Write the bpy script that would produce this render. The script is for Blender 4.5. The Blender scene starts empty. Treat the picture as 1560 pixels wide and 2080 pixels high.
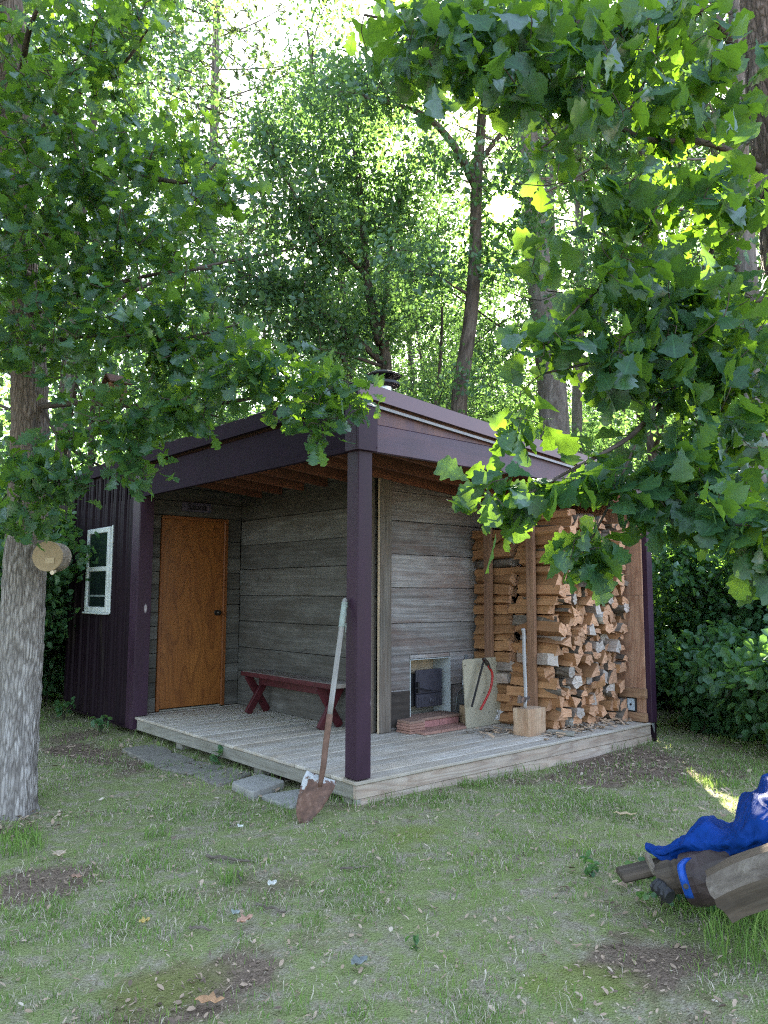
import bpy, math, random
import numpy as np
from mathutils import Vector, Matrix
rng = np.random.default_rng(11)
random.seed(11)
SC = bpy.context.scene
COL = SC.collection

# ------------------------------------------------------------------ camera
F, CW, CH = 1560.0, 1560, 2080
CAM = np.array([-3.2658, -4.0200, 1.2279])
YAW, PITCH, ROLL = 0.8546585, 0.1056978, 0.0032922
def _rot():
    cy, sy, cp, sp = math.cos(YAW), math.sin(YAW), math.cos(PITCH), math.sin(PITCH)
    f = np.array([cy*cp, sy*cp, sp]); r = np.array([sy, -cy, 0.0]); u = np.cross(r, f)
    c, s = math.cos(ROLL), math.sin(ROLL)
    return np.array([r*c + u*s, -r*s + u*c, f])
RC = _rot()
def ray(px, py):
    return RC.T @ np.array([(px-CW/2)/F, -(py-CH/2)/F, 1.0])
def on(px, py, axis, val):                     # photo point on a plane of the place
    d = ray(px, py); t = (val-CAM[axis])/d[axis]
    return CAM + t*d
def at(px, py, dist):                          # photo point at a depth in metres
    return CAM + ray(px, py)*dist
def gp(px, dist, z=-0.18):                     # ground point below a photo column
    d = ray(px, 1206); d = d/np.hypot(d[0], d[1])
    return np.array([CAM[0]+d[0]*dist, CAM[1]+d[1]*dist, z])
cam = bpy.data.cameras.new('camera')
cam.sensor_fit = 'VERTICAL'; cam.sensor_height = 36.0; cam.lens = 36.0*F/CH
cam.clip_start = 0.05; cam.clip_end = 2000
co = bpy.data.objects.new('camera', cam); COL.objects.link(co)
co.matrix_world = Matrix(((RC[0][0], RC[1][0], -RC[2][0], CAM[0]), (RC[0][1], RC[1][1], -RC[2][1], CAM[1]),
                          (RC[0][2], RC[1][2], -RC[2][2], CAM[2]), (0, 0, 0, 1)))
SC.camera = co

# ------------------------------------------------------------------ light
SUN = ray(1018, 420); SUN = SUN/np.linalg.norm(SUN)
SEL, SAZ = math.asin(SUN[2]), math.atan2(SUN[1], SUN[0])
sl = bpy.data.lights.new('sun', 'SUN'); sl.energy = 5.0; sl.angle = math.radians(0.6); sl.color = (1.0, 0.90, 0.74)
so = bpy.data.objects.new('sun', sl); COL.objects.link(so)
so.rotation_mode = 'QUATERNION'; so.rotation_quaternion = Vector(SUN).to_track_quat('Z', 'Y'); so.location = (0, 0, 40)
SC.view_settings.view_transform = 'Standard'; SC.view_settings.look = 'None'
SC.view_settings.exposure = 3.95; SC.view_settings.gamma = 1.0
cy_ = SC.cycles
cy_.max_bounces = 7; cy_.diffuse_bounces = 4; cy_.glossy_bounces = 2; cy_.transmission_bounces = 4; cy_.transparent_max_bounces = 6
cy_.caustics_reflective = False; cy_.caustics_refractive = False; cy_.use_denoising = False; cy_.filter_width = 1.15; cy_.use_adaptive_sampling = False; cy_.sample_clamp_direct = 12.0
cy_.sample_clamp_indirect = 2.5

# ------------------------------------------------------------------ node helpers
def node(nt, typ, ins=None, **props):
    n = nt.nodes.new(typ)
    for k, v in props.items(): setattr(n, k, v)
    for k, v in (ins or {}).items():
        s = n.inputs[k]
        if isinstance(v, bpy.types.NodeSocket): nt.links.new(v, s)
        elif isinstance(v, bpy.types.Node): nt.links.new(v.outputs[0], s)
        else:
            if hasattr(s.default_value, '__len__') and not hasattr(v, '__len__'): v = (v,)*len(s.default_value)
            if s.type == 'RGBA' and len(v) == 3: v = (*v, 1)
            s.default_value = v
    return n
def ramp(nt, fac, stops, interp='LINEAR'):
    n = node(nt, 'ShaderNodeValToRGB', {'Fac': fac}); cr = n.color_ramp; cr.interpolation = interp
    while len(cr.elements) < len(stops): cr.elements.new(0.5)
    for e, (p, c) in zip(cr.elements, stops):
        e.position = p; e.color = (*c, 1) if hasattr(c, '__len__') else (c, c, c, 1)
    return n
def mixc(nt, fac, a, b, mode='MIX'):
    n = nt.nodes.new('ShaderNodeMix'); n.data_type = 'RGBA'; n.blend_type = mode
    for idx, v in ((0, fac), (6, a), (7, b)):
        s = n.inputs[idx]
        if isinstance(v, bpy.types.Node): v = v.outputs[0]
        if isinstance(v, bpy.types.NodeSocket): nt.links.new(v, s)
        else: s.default_value = (*v, 1) if hasattr(v, '__len__') and len(v) == 3 else v
    return n.outputs[2]
def mth(nt, op, a, b=0.0, c=None):
    n = nt.nodes.new('ShaderNodeMath'); n.operation = op
    for i, v in enumerate((a, b) if c is None else (a, b, c)):
        if isinstance(v, bpy.types.Node): v = v.outputs[0]
        if isinstance(v, bpy.types.NodeSocket): nt.links.new(v, n.inputs[i])
        else: n.inputs[i].default_value = v
    return n.outputs[0]
def newmat(name):
    m = bpy.data.materials.new(name); m.use_nodes = True; nt = m.node_tree
    return m, nt, nt.nodes['Principled BSDF'], nt.nodes['Material Output']
def gco(nt, scale=(1, 1, 1), attr='gco'):
    a = node(nt, 'ShaderNodeAttribute', attribute_name=attr)
    return node(nt, 'ShaderNodeMapping', {'Vector': a.outputs['Vector'], 'Scale': scale}).outputs[0]
def attr(nt, name):
    return node(nt, 'ShaderNodeAttribute', attribute_name=name).outputs['Fac']
def noise(nt, vec, scale=1.0, detail=4.0, rough=0.55, dist=0.0):
    ins = {'Scale': scale, 'Detail': detail, 'Roughness': rough, 'Distortion': dist}
    if vec is not None: ins['Vector'] = vec
    return node(nt, 'ShaderNodeTexNoise', ins).outputs['Fac']
def bump(nt, h, strength=0.3, dist=0.01):
    return node(nt, 'ShaderNodeBump', {'Height': h, 'Strength': strength, 'Distance': dist}).outputs[0]
def objco(nt, scale=1.0):
    t = node(nt, 'ShaderNodeTexCoord')
    return node(nt, 'ShaderNodeMapping', {'Vector': t.outputs['Object'], 'Scale': (scale,)*3}).outputs[0]

def wood(name, stops, gs=(1.5, 38, 38), patch=None, patch_amt=0.5, tint=(0.75, 1.25), rough=0.75, bstr=0.35, holes=0.0, rings=0.0, ringcol=(0.1, 0.06, 0.04), ringscale=22.0, spec=0.25, objrand=False):
    m, nt, bs, _ = newmat(name)
    g = gco(nt, gs); n1 = noise(nt, g, 1.0, 6, 0.62, 0.4)
    nf = noise(nt, gco(nt, (gs[0]*2.2, gs[1]*3.2, gs[2]*3.2)), 1.0, 3, 0.6, 0.2); n1 = mth(nt, 'ADD', mth(nt, 'MULTIPLY', n1, .62), mth(nt, 'MULTIPLY', nf, .38))
    col = ramp(nt, n1, stops).outputs[0]
    h = n1
    if rings:
        nl = noise(nt, gco(nt, (0.55, 5.0, 5.0)), 1.0, 2.5, 0.45)
        wr = ramp(nt, mth(nt, 'FRACT', mth(nt, 'MULTIPLY', nl, ringscale)), [(0.0, 1.0), (0.14, 0.6), (0.45, 0.0), (0.85, 0.0), (1.0, 0.8)])
        col = mixc(nt, mth(nt, 'MULTIPLY', wr, rings), col, ringcol)
    if patch is not None:
        n2 = noise(nt, gco(nt, (1.1, 4.5, 4.5)), 1.3, 5, 0.65, 0.6)
        pf = ramp(nt, n2, [(0.42, 0.0), (0.66, 1.0)])
        col = mixc(nt, mth(nt, 'MULTIPLY', pf, patch_amt), col, patch)
    rn = attr(nt, 'rnd')
    if objrand:
        rn = node(nt, 'ShaderNodeObjectInfo').outputs['Random']
    v = node(nt, 'ShaderNodeMapRange', {'Value': rn, 'To Min': tint[0], 'To Max': tint[1]}).outputs[0]
    n3 = noise(nt, gco(nt, (6, 6, 6)), 1.0, 3)
    v2 = mth(nt, 'MULTIPLY', v, node(nt, 'ShaderNodeMapRange', {'Value': n3, 'From Min': 0.3, 'From Max': 0.7, 'To Min': 0.86, 'To Max': 1.12}).outputs[0])
    col = mixc(nt, 1.0, col, node(nt, 'ShaderNodeCombineColor', {'Red': v2, 'Green': v2, 'Blue': v2}).outputs[0], 'MULTIPLY')
    if holes:
        vo = node(nt, 'ShaderNodeTexVoronoi', {'Vector': gco(nt, (2.3, 5.2, 0.01)), 'Scale': 1.0, 'Randomness': 1.0})
        hf = ramp(nt, vo.outputs['Distance'], [(0.035, 1.0), (0.10, 0.0)])
        hk = mth(nt, 'MULTIPLY', hf, holes)
        col = mixc(nt, hk, col, (0.035, 0.026, 0.022))
        h = mth(nt, 'SUBTRACT', n1, mth(nt, 'MULTIPLY', hk, 1.5))
    nt.links.new(col, bs.inputs['Base Color'])
    bs.inputs['Roughness'].default_value = rough; bs.inputs['Specular IOR Level'].default_value = spec
    if bstr: nt.links.new(bump(nt, h, bstr, 0.004), bs.inputs['Normal'])
    return m
def paint(name, base, var=0.25, rough=0.5, bstr=0.05, scale=9.0, spec=0.35, chips=None, metal=0.0, stretch=(1, 1, 1), wear=None):
    m, nt, bs, _ = newmat(name)
    t = node(nt, 'ShaderNodeTexCoord'); mp = node(nt, 'ShaderNodeMapping', {'Vector': t.outputs['Object'], 'Scale': stretch}).outputs[0]
    n1 = noise(nt, mp, scale, 5, 0.6); n0 = noise(nt, mp, scale*0.22, 3, 0.6)
    b = np.array(base)
    col = mixc(nt, ramp(nt, n1, [(0.3, 0.0), (0.7, 1.0)]), tuple(b*(1-var)), tuple(np.minimum(b*(1+var), 1)))
    col = mixc(nt, ramp(nt, n0, [(0.35, 0.0), (0.7, 0.5)]), col, tuple(b*(1-1.2*var)))
    if wear:
        nw = noise(nt, mp, wear[1], 6, 0.7)
        col = mixc(nt, ramp(nt, nw, [(wear[2], 0.0), (min(wear[2]+0.08, 1), 1.0)]), col, wear[0])
    if chips:
        vo = node(nt, 'ShaderNodeTexVoronoi', {'Vector': mp, 'Scale': chips[1], 'Randomness': 1.0})
        col = mixc(nt, ramp(nt, vo.outputs['Distance'], [(0.05, 1.0), (0.09, 0.0)]), col, chips[0])
    nt.links.new(col, bs.inputs['Base Color'])
    rr = node(nt, 'ShaderNodeMapRange', {'Value': n1, 'To Min': max(rough-0.12, 0.05), 'To Max': min(rough+0.15, 1)})
    nt.links.new(rr.outputs[0], bs.inputs['Roughness']); bs.inputs['Specular IOR Level'].default_value = spec; bs.inputs['Metallic'].default_value = metal
    if bstr: nt.links.new(bump(nt, n1, bstr, 0.01), bs.inputs['Normal'])
    return m
def leafmat(name, dark, light, trans, yellow, tfac=0.45, gloss=0.06, grough=0.42, veins=False):
    m, nt, bs, out = newmat(name); nt.nodes.remove(bs)
    r = attr(nt, 'rnd')
    col = ramp(nt, r, [(0.0, dark), (0.75, light), (1.0, yellow)]).outputs[0]
    tc = mixc(nt, ramp(nt, r, [(0.0, 0.0), (1.0, 1.0)]), trans, tuple(np.minimum(np.array(trans)*1.35, 1)))
    if veins:
        sp = node(nt, 'ShaderNodeSeparateXYZ', {0: node(nt, 'ShaderNodeAttribute', attribute_name='leafuv').outputs['Vector']})
        ab = mth(nt, 'ABSOLUTE', sp.outputs[1])
        side = ramp(nt, mth(nt, 'FRACT', mth(nt, 'MULTIPLY', mth(nt, 'SUBTRACT', sp.outputs[0], mth(nt, 'MULTIPLY', ab, 0.24)), 6.5)), [(0.0, 1.0), (0.09, 0.0), (0.91, 0.0), (1.0, 1.0)])
        vf = mth(nt, 'MAXIMUM', ramp(nt, ab, [(0.03, 1.0), (0.09, 0.0)]), mth(nt, 'MULTIPLY', side, 0.45))
        nn = noise(nt, objco(nt), 26, 4)
        col = mixc(nt, node(nt, 'ShaderNodeMapRange', {'Value': nn, 'From Min': .35, 'From Max': .65, 'To Max': .35}).outputs[0], col, dark)
        col = mixc(nt, mth(nt, 'MULTIPLY', vf, 0.45), col, tuple(np.array(light)*2.0))
        tc = mixc(nt, mth(nt, 'MULTIPLY', vf, 0.4), tc, tuple(np.array(trans)*.45))
    d = node(nt, 'ShaderNodeBsdfDiffuse', {'Color': col})
    t = node(nt, 'ShaderNodeBsdfTranslucent', {'Color': tc})
    s = node(nt, 'ShaderNodeMixShader', {0: tfac, 1: d.outputs[0], 2: t.outputs[0]}).outputs[0]
    if gloss:
        g = node(nt, 'ShaderNodeBsdfGlossy', {'Color': (0.85, 0.95, 1.0), 'Roughness': grough})
        lw = node(nt, 'ShaderNodeLayerWeight', {'Blend': 0.35})
        gf = mth(nt, 'MULTIPLY_ADD', lw.outputs['Fresnel'], gloss*1.3, gloss*0.4)
        s = node(nt, 'ShaderNodeMixShader', {0: gf, 1: s, 2: g.outputs[0]}).outputs[0]
    nt.links.new(s, out.inputs['Surface'])
    return m
def flat(name, col, rough=0.6, metal=0.0, spec=0.3):
    m, nt, bs, _ = newmat(name)
    n1 = noise(nt, objco(nt), 14, 4); b = np.array(col)
    c = mixc(nt, n1, tuple(b*0.7), tuple(np.minimum(b*1.3, 1)))
    nt.links.new(c, bs.inputs['Base Color']); bs.inputs['Roughness'].default_value = rough
    bs.inputs['Metallic'].default_value = metal; bs.inputs['Specular IOR Level'].default_value = spec
    return m

# ------------------------------------------------------------------ mesh helpers
def link(name, me, mats, parent=None):
    o = bpy.data.objects.new(name, me); COL.objects.link(o)
    for m in mats: me.materials.append(m)
    if parent is not None: o.parent = parent
    return o
class MB:
    def __init__(s): s.v, s.f, s.m, s.g, s.r, s.n = [], [], [], [], [], 0
    def add(s, v, f, mat=0, g=None, r=0.5):
        v = np.asarray(v, float); k = s.n
        s.v.append(v); s.g.append(v if g is None else np.asarray(g, float))
        s.r.append(np.full(len(v), r) if np.isscalar(r) else np.asarray(r, float))
        s.f.extend(tuple(i+k for i in q) for q in f)
        s.m.extend([mat]*len(f) if np.isscalar(mat) else list(mat)); s.n += len(v)
        return s
    def build(s, name, mats, parent=None, smooth=False, loc=None):
        me = bpy.data.meshes.new(name); V = np.concatenate(s.v)
        if loc is not None: V = V-np.asarray(loc)
        me.from_pydata(V.tolist(), [], s.f)
        me.polygons.foreach_set('material_index', s.m)
        if smooth is True: me.polygons.foreach_set('use_smooth', [True]*len(s.f))
        a = me.attributes.new('gco', 'FLOAT_VECTOR', 'POINT'); a.data.foreach_set('vector', np.concatenate(s.g).ravel())
        a = me.attributes.new('rnd', 'FLOAT', 'POINT'); a.data.foreach_set('value', np.concatenate(s.r))
        me.update()
        o = link(name, me, mats if isinstance(mats, (list, tuple)) else [mats], parent)
        if loc is not None: o.location = loc
        return o
def rotm(ax, ang): return np.array(Matrix.Rotation(ang, 3, ax))
def box(mb, lo, hi, grain=0, r=None, bevel=0.003, mat=0, R=None, pivot=None, jit=0.0):
    lo, hi = np.minimum(lo, hi).astype(float), np.maximum(lo, hi).astype(float)
    c, h = (lo+hi)/2, (hi-lo)/2; b = min(bevel, h.min()*0.45)
    idx, V = {}, []
    for sx in (-1, 1):
        for sy in (-1, 1):
            for sz in (-1, 1):
                s = np.array([sx, sy, sz])
                for a in range(3):
                    p = s*(h-b); p[a] = s[a]*h[a]
                    idx[(sx, sy, sz, a)] = len(V); V.append(p)
    V = np.array(V); Fc = []
    def k(s, a): return idx[(s[0], s[1], s[2], a)]
    for a in range(3):
        o1, o2 = (a+1) % 3, (a+2) % 3
        for sa in (-1, 1):
            q = []
            for s1, s2 in ((-1, -1), (1, -1), (1, 1), (-1, 1)):
                s = [0, 0, 0]; s[a] = sa; s[o1] = s1; s[o2] = s2; q.append(k(s, a))
            Fc.append(q if sa > 0 else q[::-1])
        for s1 in (-1, 1):
            for s2 in (-1, 1):
                q = []
                for sa, ax in ((-1, o1), (1, o1), (1, o2), (-1, o2)):
                    s = [0, 0, 0]; s[a] = sa; s[o1] = s1; s[o2] = s2; q.append(k(s, ax))
                Fc.append(q)
    for sx in (-1, 1):
        for sy in (-1, 1):
            for sz in (-1, 1): Fc.append([k((sx, sy, sz), a) for a in range(3)])
    out = []
    for q in Fc:
        p = V[q]; nn = np.cross(p[1]-p[0], p[2]-p[0])
        out.append(q if nn @ p.mean(0) > 0 else q[::-1])
    r = random.random() if r is None else r
    G = np.roll(V, -grain, axis=1) + np.array([r*97.3, r*31.7, r*53.1])
    P = V + c
    if jit: P = P + (rng.random(P.shape)-0.5)*jit
    if R is not None:
        pv = c if pivot is None else np.asarray(pivot); P = (P-pv) @ np.asarray(R).T + pv
    mb.add(P, out, mat, G, r)
    return mb
def bar(mb, p0, p1, w, t, up=(0, 0, 1), r=None, bevel=0.003, mat=0):
    p0, p1 = np.asarray(p0, float), np.asarray(p1, float); d = p1-p0; L = np.linalg.norm(d); x = d/L
    z = np.asarray(up, float); y = np.cross(z, x); y /= np.linalg.norm(y); z = np.cross(x, y)
    R = np.array([x, y, z]).T; m2 = MB(); box(m2, (0, -w/2, -t/2), (L, w/2, t/2), 0, r, bevel, mat)
    mb.add(m2.v[0] @ R.T + p0, m2.f, m2.m, m2.g[0], m2.r[0]); return mb
def tube(mb, pts, rad, n=8, mat=0, r=None, caps=True, wob=0.0, flat_=1.0):
    P = np.asarray(pts, float); K = len(P); rad = np.full(K, rad) if np.isscalar(rad) else np.asarray(rad, float)
    T = np.gradient(P, axis=0); T /= np.linalg.norm(T, axis=1)[:, None]+1e-12
    ref = np.array([0.0, 0, 1]) if abs(T[0][2]) < 0.9 else np.array([1.0, 0, 0])
    u = np.cross(T[0], ref); u /= np.linalg.norm(u)
    ang = np.arange(n)/n*2*math.pi; V, G = [], []; s = 0.0
    r = random.random() if r is None else r
    for i in range(K):
        u = u-T[i]*(u @ T[i]); u /= np.linalg.norm(u)+1e-12; w = np.cross(T[i], u)
        if i: s += np.linalg.norm(P[i]-P[i-1])
        rr = rad[i]*(1+wob*(rng.random(n)-0.5))
        ca, sa = np.cos(ang)*rr, np.sin(ang)*rr*flat_
        V.append(P[i]+ca[:, None]*u+sa[:, None]*w)
        G.append(np.stack([np.full(n, s+r*41), np.cos(ang)*rad[i]+r*13, np.sin(ang)*rad[i]+r*29], 1))
    Fc = [(i*n+j, i*n+(j+1) % n, (i+1)*n+(j+1) % n, (i+1)*n+j) for i in range(K-1) for j in range(n)]
    if caps: Fc += [tuple(range(n))[::-1], tuple((K-1)*n+j for j in range(n))]
    mb.add(np.concatenate(V), Fc, mat, np.concatenate(G), r); return mb
def smooth_pts(pts, n):
    P = np.asarray(pts, float); K = len(P)
    if K == 2: return P[0]+(P[1]-P[0])*np.linspace(0, 1, n)[:, None]
    t = np.linspace(0, K-1, n); i = np.minimum(t.astype(int), K-2); f = (t-i)[:, None]
    Q = np.concatenate([[2*P[0]-P[1]], P, [2*P[-1]-P[-2]]])
    a, b, c, d = Q[i], Q[i+1], Q[i+2], Q[i+3]
    return 0.5*(2*b+(c-a)*f+(2*a-5*b+4*c-d)*f**2+(3*b-a-3*c+d)*f**3)
def lathe(mb, c, axis, prof, n=20, mat=0, r=None):     # prof: (offset along axis, radius)
    ax = np.asarray(axis, float); ax /= np.linalg.norm(ax)
    P = np.asarray(c, float)+np.array([p[0] for p in prof])[:, None]*ax
    ref = np.array([0.0, 0, 1]) if abs(ax[2]) < 0.9 else np.array([1.0, 0, 0])
    u = np.cross(ax, ref); u /= np.linalg.norm(u); w = np.cross(ax, u); an = np.arange(n)/n*2*math.pi
    V = np.concatenate([P[i]+prof[i][1]*(np.cos(an)[:, None]*u+np.sin(an)[:, None]*w) for i in range(len(prof))])
    K = len(prof)
    Fc = [(i*n+j, i*n+(j+1) % n, (i+1)*n+(j+1) % n, (i+1)*n+j) for i in range(K-1) for j in range(n)]
    Fc += [tuple(range(n))[::-1], tuple((K-1)*n+j for j in range(n))]
    mb.add(V, Fc, mat, V*1.0, random.random() if r is None else r); return mb
def prism(mb, poly, o, ux, uy, depth, mat=0, r=None):    # outline in a plane, given real thickness
    poly = np.asarray(poly, float); ux, uy = np.asarray(ux, float), np.asarray(uy, float); nz = np.cross(ux, uy); nz /= np.linalg.norm(nz)
    A = np.asarray(o)+poly[:, :1]*ux+poly[:, 1:]*uy; n = len(A); V = np.concatenate([A+nz*depth/2, A-nz*depth/2])
    Fc = [tuple(range(n)), tuple(range(2*n-1, n-1, -1))]+[(i, n+i, n+(i+1) % n, (i+1) % n) for i in range(n)]
    G = np.concatenate([np.c_[poly[:, ::-1], np.zeros(n)]]*2)
    mb.add(V, Fc, mat, G, random.random() if r is None else r); return mb
def fast(name, V, Q, mats, parent=None, rnd=None, extra=None, smooth=False):
    me = bpy.data.meshes.new(name); Q = np.asarray(Q); k = Q.shape[1]; nv, nf = len(V), len(Q)
    me.vertices.add(nv); me.vertices.foreach_set('co', np.asarray(V, np.float32).ravel())
    me.loops.add(nf*k); me.loops.foreach_set('vertex_index', Q.astype(np.int32).ravel())
    me.polygons.add(nf); me.polygons.foreach_set('loop_start', np.arange(0, nf*k, k, dtype=np.int32))
    if smooth: me.polygons.foreach_set('use_smooth', np.ones(nf, bool))
    if rnd is not None:
        a = me.attributes.new('rnd', 'FLOAT', 'POINT'); a.data.foreach_set('value', np.asarray(rnd, np.float32))
    for kx, vx in (extra or {}).items():
        if vx.ndim == 2:
            a = me.attributes.new(kx, 'FLOAT_VECTOR', 'POINT'); a.data.foreach_set('vector', np.asarray(vx, np.float32).ravel())
        else:
            a = me.attributes.new(kx, 'FLOAT', 'POINT'); a.data.foreach_set('value', np.asarray(vx, np.float32))
    me.update(calc_edges=True)
    return link(name, me, mats if isinstance(mats, (list, tuple)) else [mats], parent)
def tag(o, label=None, cat=None, group=None, kind=None):
    for k, v in (('label', label), ('category', cat), ('group', group), ('kind', kind)):
        if v: o[k] = v
    return o
def thing(name, label, cat, loc=(0, 0, 0), group=None):
    o = bpy.data.objects.new(name, None); COL.objects.link(o); o.location = loc; o.empty_display_size = 0.1
    return tag(o, label, cat, group)
def sub(o, parent):                        # parent a mesh built in world coordinates
    o.parent = parent; o.matrix_parent_inverse = Matrix.Translation(-parent.location); return o
def dup(root, loc, rz=0.0, sc=1.0, label=None):
    r = root.copy(); COL.objects.link(r); r.location = loc; r.rotation_euler = (0, 0, rz)
    r.scale = (sc, sc, sc) if np.isscalar(sc) else sc
    if label: r['label'] = label
    for ch in root.children:
        c = ch.copy(); COL.objects.link(c); c.parent = r
    return r
_T = rng.random((256, 256))
def vnoise(x, y):
    x, y = np.asarray(x, float), np.asarray(y, float); xi, yi = np.floor(x).astype(int), np.floor(y).astype(int); fx, fy = x-xi, y-yi
    fx, fy = fx*fx*(3-2*fx), fy*fy*(3-2*fy); g = lambda a, b: _T[a % 256, b % 256]
    return (g(xi, yi)*(1-fx)+g(xi+1, yi)*fx)*(1-fy)+(g(xi, yi+1)*(1-fx)+g(xi+1, yi+1)*fx)*fy
def fbm(x, y, o=4):
    s, a, t = 0, 0.5, 0
    for i in range(o): s = s+a*vnoise(x*2**i+i*17.3, y*2**i+i*9.1); t += a; a *= 0.55
    return s/t
def SKYROT(az): return math.pi/2-az
def P(mb, name, mats, root, parent=None, smooth=False, label=None):
    o = mb.build(name, mats, None, smooth, loc=np.array(root.location))
    o.location = (0, 0, 0); o.parent = parent if parent is not None else root
    if label: o['label'] = label
    return o
def solo(mb, name, mats, label, cat, group=None, base=None, smooth=False):
    V = np.concatenate(mb.v)
    if base is None: base = np.array([V[:, 0].mean(), V[:, 1].mean(), V[:, 2].min()])
    return tag(mb.build(name, mats, None, smooth, loc=np.asarray(base, float)), label, cat, group)

# ------------------------------------------------------------------ materials
M = {}
M['barn'] = wood('barn_boards', [(0.25, (0.075, 0.066, 0.062)), (0.45, (0.19, 0.18, 0.178)), (0.6, (0.31, 0.30, 0.305)), (0.8, (0.46, 0.45, 0.47))], (1.3, 34, 34), (0.15, 0.085, 0.065), 0.6, (0.6, 1.25), 0.85, 0.5, 0.9)
M['porch'] = wood('porch_boards', [(0.25, (0.05, 0.048, 0.043)), (0.5, (0.105, 0.102, 0.094)), (0.66, (0.17, 0.167, 0.157)), (0.88, (0.29, 0.287, 0.275))], (1.2, 24, 24), (0.055, 0.045, 0.034), 0.55, (0.65, 1.25), 0.85, 0.5, 0.6)
M['pale'] = wood('pale_weathered_board', [(0.2, (0.14, 0.11, 0.09)), (0.5, (0.30, 0.26, 0.22)), (0.8, (0.46, 0.42, 0.38))], (1.5, 40, 40), (0.2, 0.12, 0.08), 0.4, (0.85, 1.15), 0.85, 0.4, 0.5)
M['deck'] = wood('weathered_deck', [(0.2, (0.21, 0.18, 0.145)), (0.45, (0.39, 0.355, 0.31)), (0.7, (0.52, 0.49, 0.45)), (0.95, (0.62, 0.59, 0.56))], (1.4, 45, 45), (0.36, 0.27, 0.175), 0.5, (0.82, 1.12), 0.8, 0.35, 0.15)
M['skirt'] = wood('treated_lumber', [(0.2, (0.26, 0.20, 0.16)), (0.5, (0.42, 0.36, 0.31)), (0.8, (0.53, 0.47, 0.42))], (1.0, 26, 26), (0.40, 0.28, 0.2), 0.4, (0.85, 1.1), 0.8, 0.3, 0.2, 0.6, (0.22, 0.15, 0.12), 12.0)
M['skirtgrey'] = wood('grey_treated_lumber', [(0.2, (0.15, 0.14, 0.12)), (0.5, (0.27, 0.26, 0.23)), (0.8, (0.36, 0.35, 0.32))], (1.0, 26, 26), (0.2, 0.18, 0.13), 0.4, (0.85, 1.1), 0.85, 0.35, 0.2, 0.35, (0.12, 0.1, 0.08), 14.0)
M['purple'] = paint('purple_paint', (0.036, 0.016, 0.033), 0.25, 0.48, 0.06, 7, 0.25, ((0.4, 0.36, 0.38), 5.0), 0, (1, 1, 0.35), ((0.052, 0.026, 0.045), 3.0, 0.60))
M['fascia_shaded'] = paint('fascia_paint_shaded', (0.024, 0.0145, 0.026), 0.25, 0.75, 0.06, 7, 0.08)  # darker copy of the purple, tree shade on the left side put into its colour
M['purplewood'] = wood('purple_stained_board', [(0.2, (0.048, 0.027, 0.048)), (0.5, (0.073, 0.045, 0.076)), (0.8, (0.098, 0.063, 0.098))], (1.2, 30, 30), (0.13, 0.06, 0.075), 0.5, (0.9, 1.1), 0.5, 0.2, 0.35, spec=0.4)
M['redpurple'] = wood('reddish_stained_board', [(0.2, (0.06, 0.03, 0.045)), (0.5, (0.09, 0.045, 0.066)), (0.8, (0.12, 0.062, 0.08))], (1.2, 30, 30), (0.19, 0.085, 0.06), 0.55, (0.9, 1.1), 0.5, 0.2, 0.2, spec=0.4)
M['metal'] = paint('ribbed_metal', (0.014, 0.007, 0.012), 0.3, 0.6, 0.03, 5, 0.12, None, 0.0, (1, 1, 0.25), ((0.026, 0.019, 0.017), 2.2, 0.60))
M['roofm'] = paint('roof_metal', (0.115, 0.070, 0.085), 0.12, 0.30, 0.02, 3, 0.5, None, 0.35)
M['flash'] = flat('white_flashing', (0.36, 0.36, 0.40), 0.6)
M['rafter'] = wood('red_rafter', [(0.2, (0.10, 0.035, 0.022)), (0.5, (0.19, 0.075, 0.045)), (0.8, (0.27, 0.12, 0.075))], (1.2, 30, 30), (0.1, 0.05, 0.04), 0.4, (0.75, 1.2), 0.75, 0.25, 0.2)
M['soffit'] = wood('dark_roof_boards', [(0.2, (0.07, 0.035, 0.03)), (0.8, (0.16, 0.085, 0.065))], (1.2, 24, 24), None, 0, (0.8, 1.2), 0.8, 0.2)
M['white'] = flat('white_vinyl', (0.60, 0.64, 0.63), 0.35)
M['black'] = flat('black_iron', (0.018, 0.018, 0.022), 0.5, 0.0, 0.4)
M['iron'] = paint('stove_iron', (0.050, 0.048, 0.066), 0.2, 0.5, 0.1, 14, 0.4)
M['galv'] = paint('galvanised_steel', (0.34, 0.37, 0.39), 0.25, 0.42, 0.06, 12, 0.5, None, 0.55)
M['steel'] = paint('stainless_pipe', (0.62, 0.64, 0.64), 0.1, 0.22, 0.02, 6, 0.5, None, 0.9)
M['post'] = wood('old_barn_post', [(0.2, (0.05, 0.042, 0.035)), (0.5, (0.145, 0.128, 0.112)), (0.8, (0.29, 0.275, 0.26))], (1.6, 60, 60), (0.15, 0.09, 0.055), 0.35, (0.9, 1.1), 0.85, 0.55, 0.3)
M['ply'] = wood('fir_plywood', [(0.2, (0.25, 0.13, 0.085)), (0.5, (0.40, 0.24, 0.16)), (0.8, (0.52, 0.34, 0.24))], (0.7, 9, 9), (0.26, 0.11, 0.07), 0.35, (0.95, 1.05), 0.7, 0.2, 0.3, 0.7, (0.22, 0.10, 0.06), 14.0)
M['stud'] = wood('brown_stud', [(0.2, (0.11, 0.055, 0.035)), (0.5, (0.24, 0.135, 0.085)), (0.8, (0.36, 0.22, 0.145))], (1.3, 45, 45), (0.14, 0.075, 0.06), 0.5, (0.85, 1.15), 0.75, 0.3, 0.25)
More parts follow.
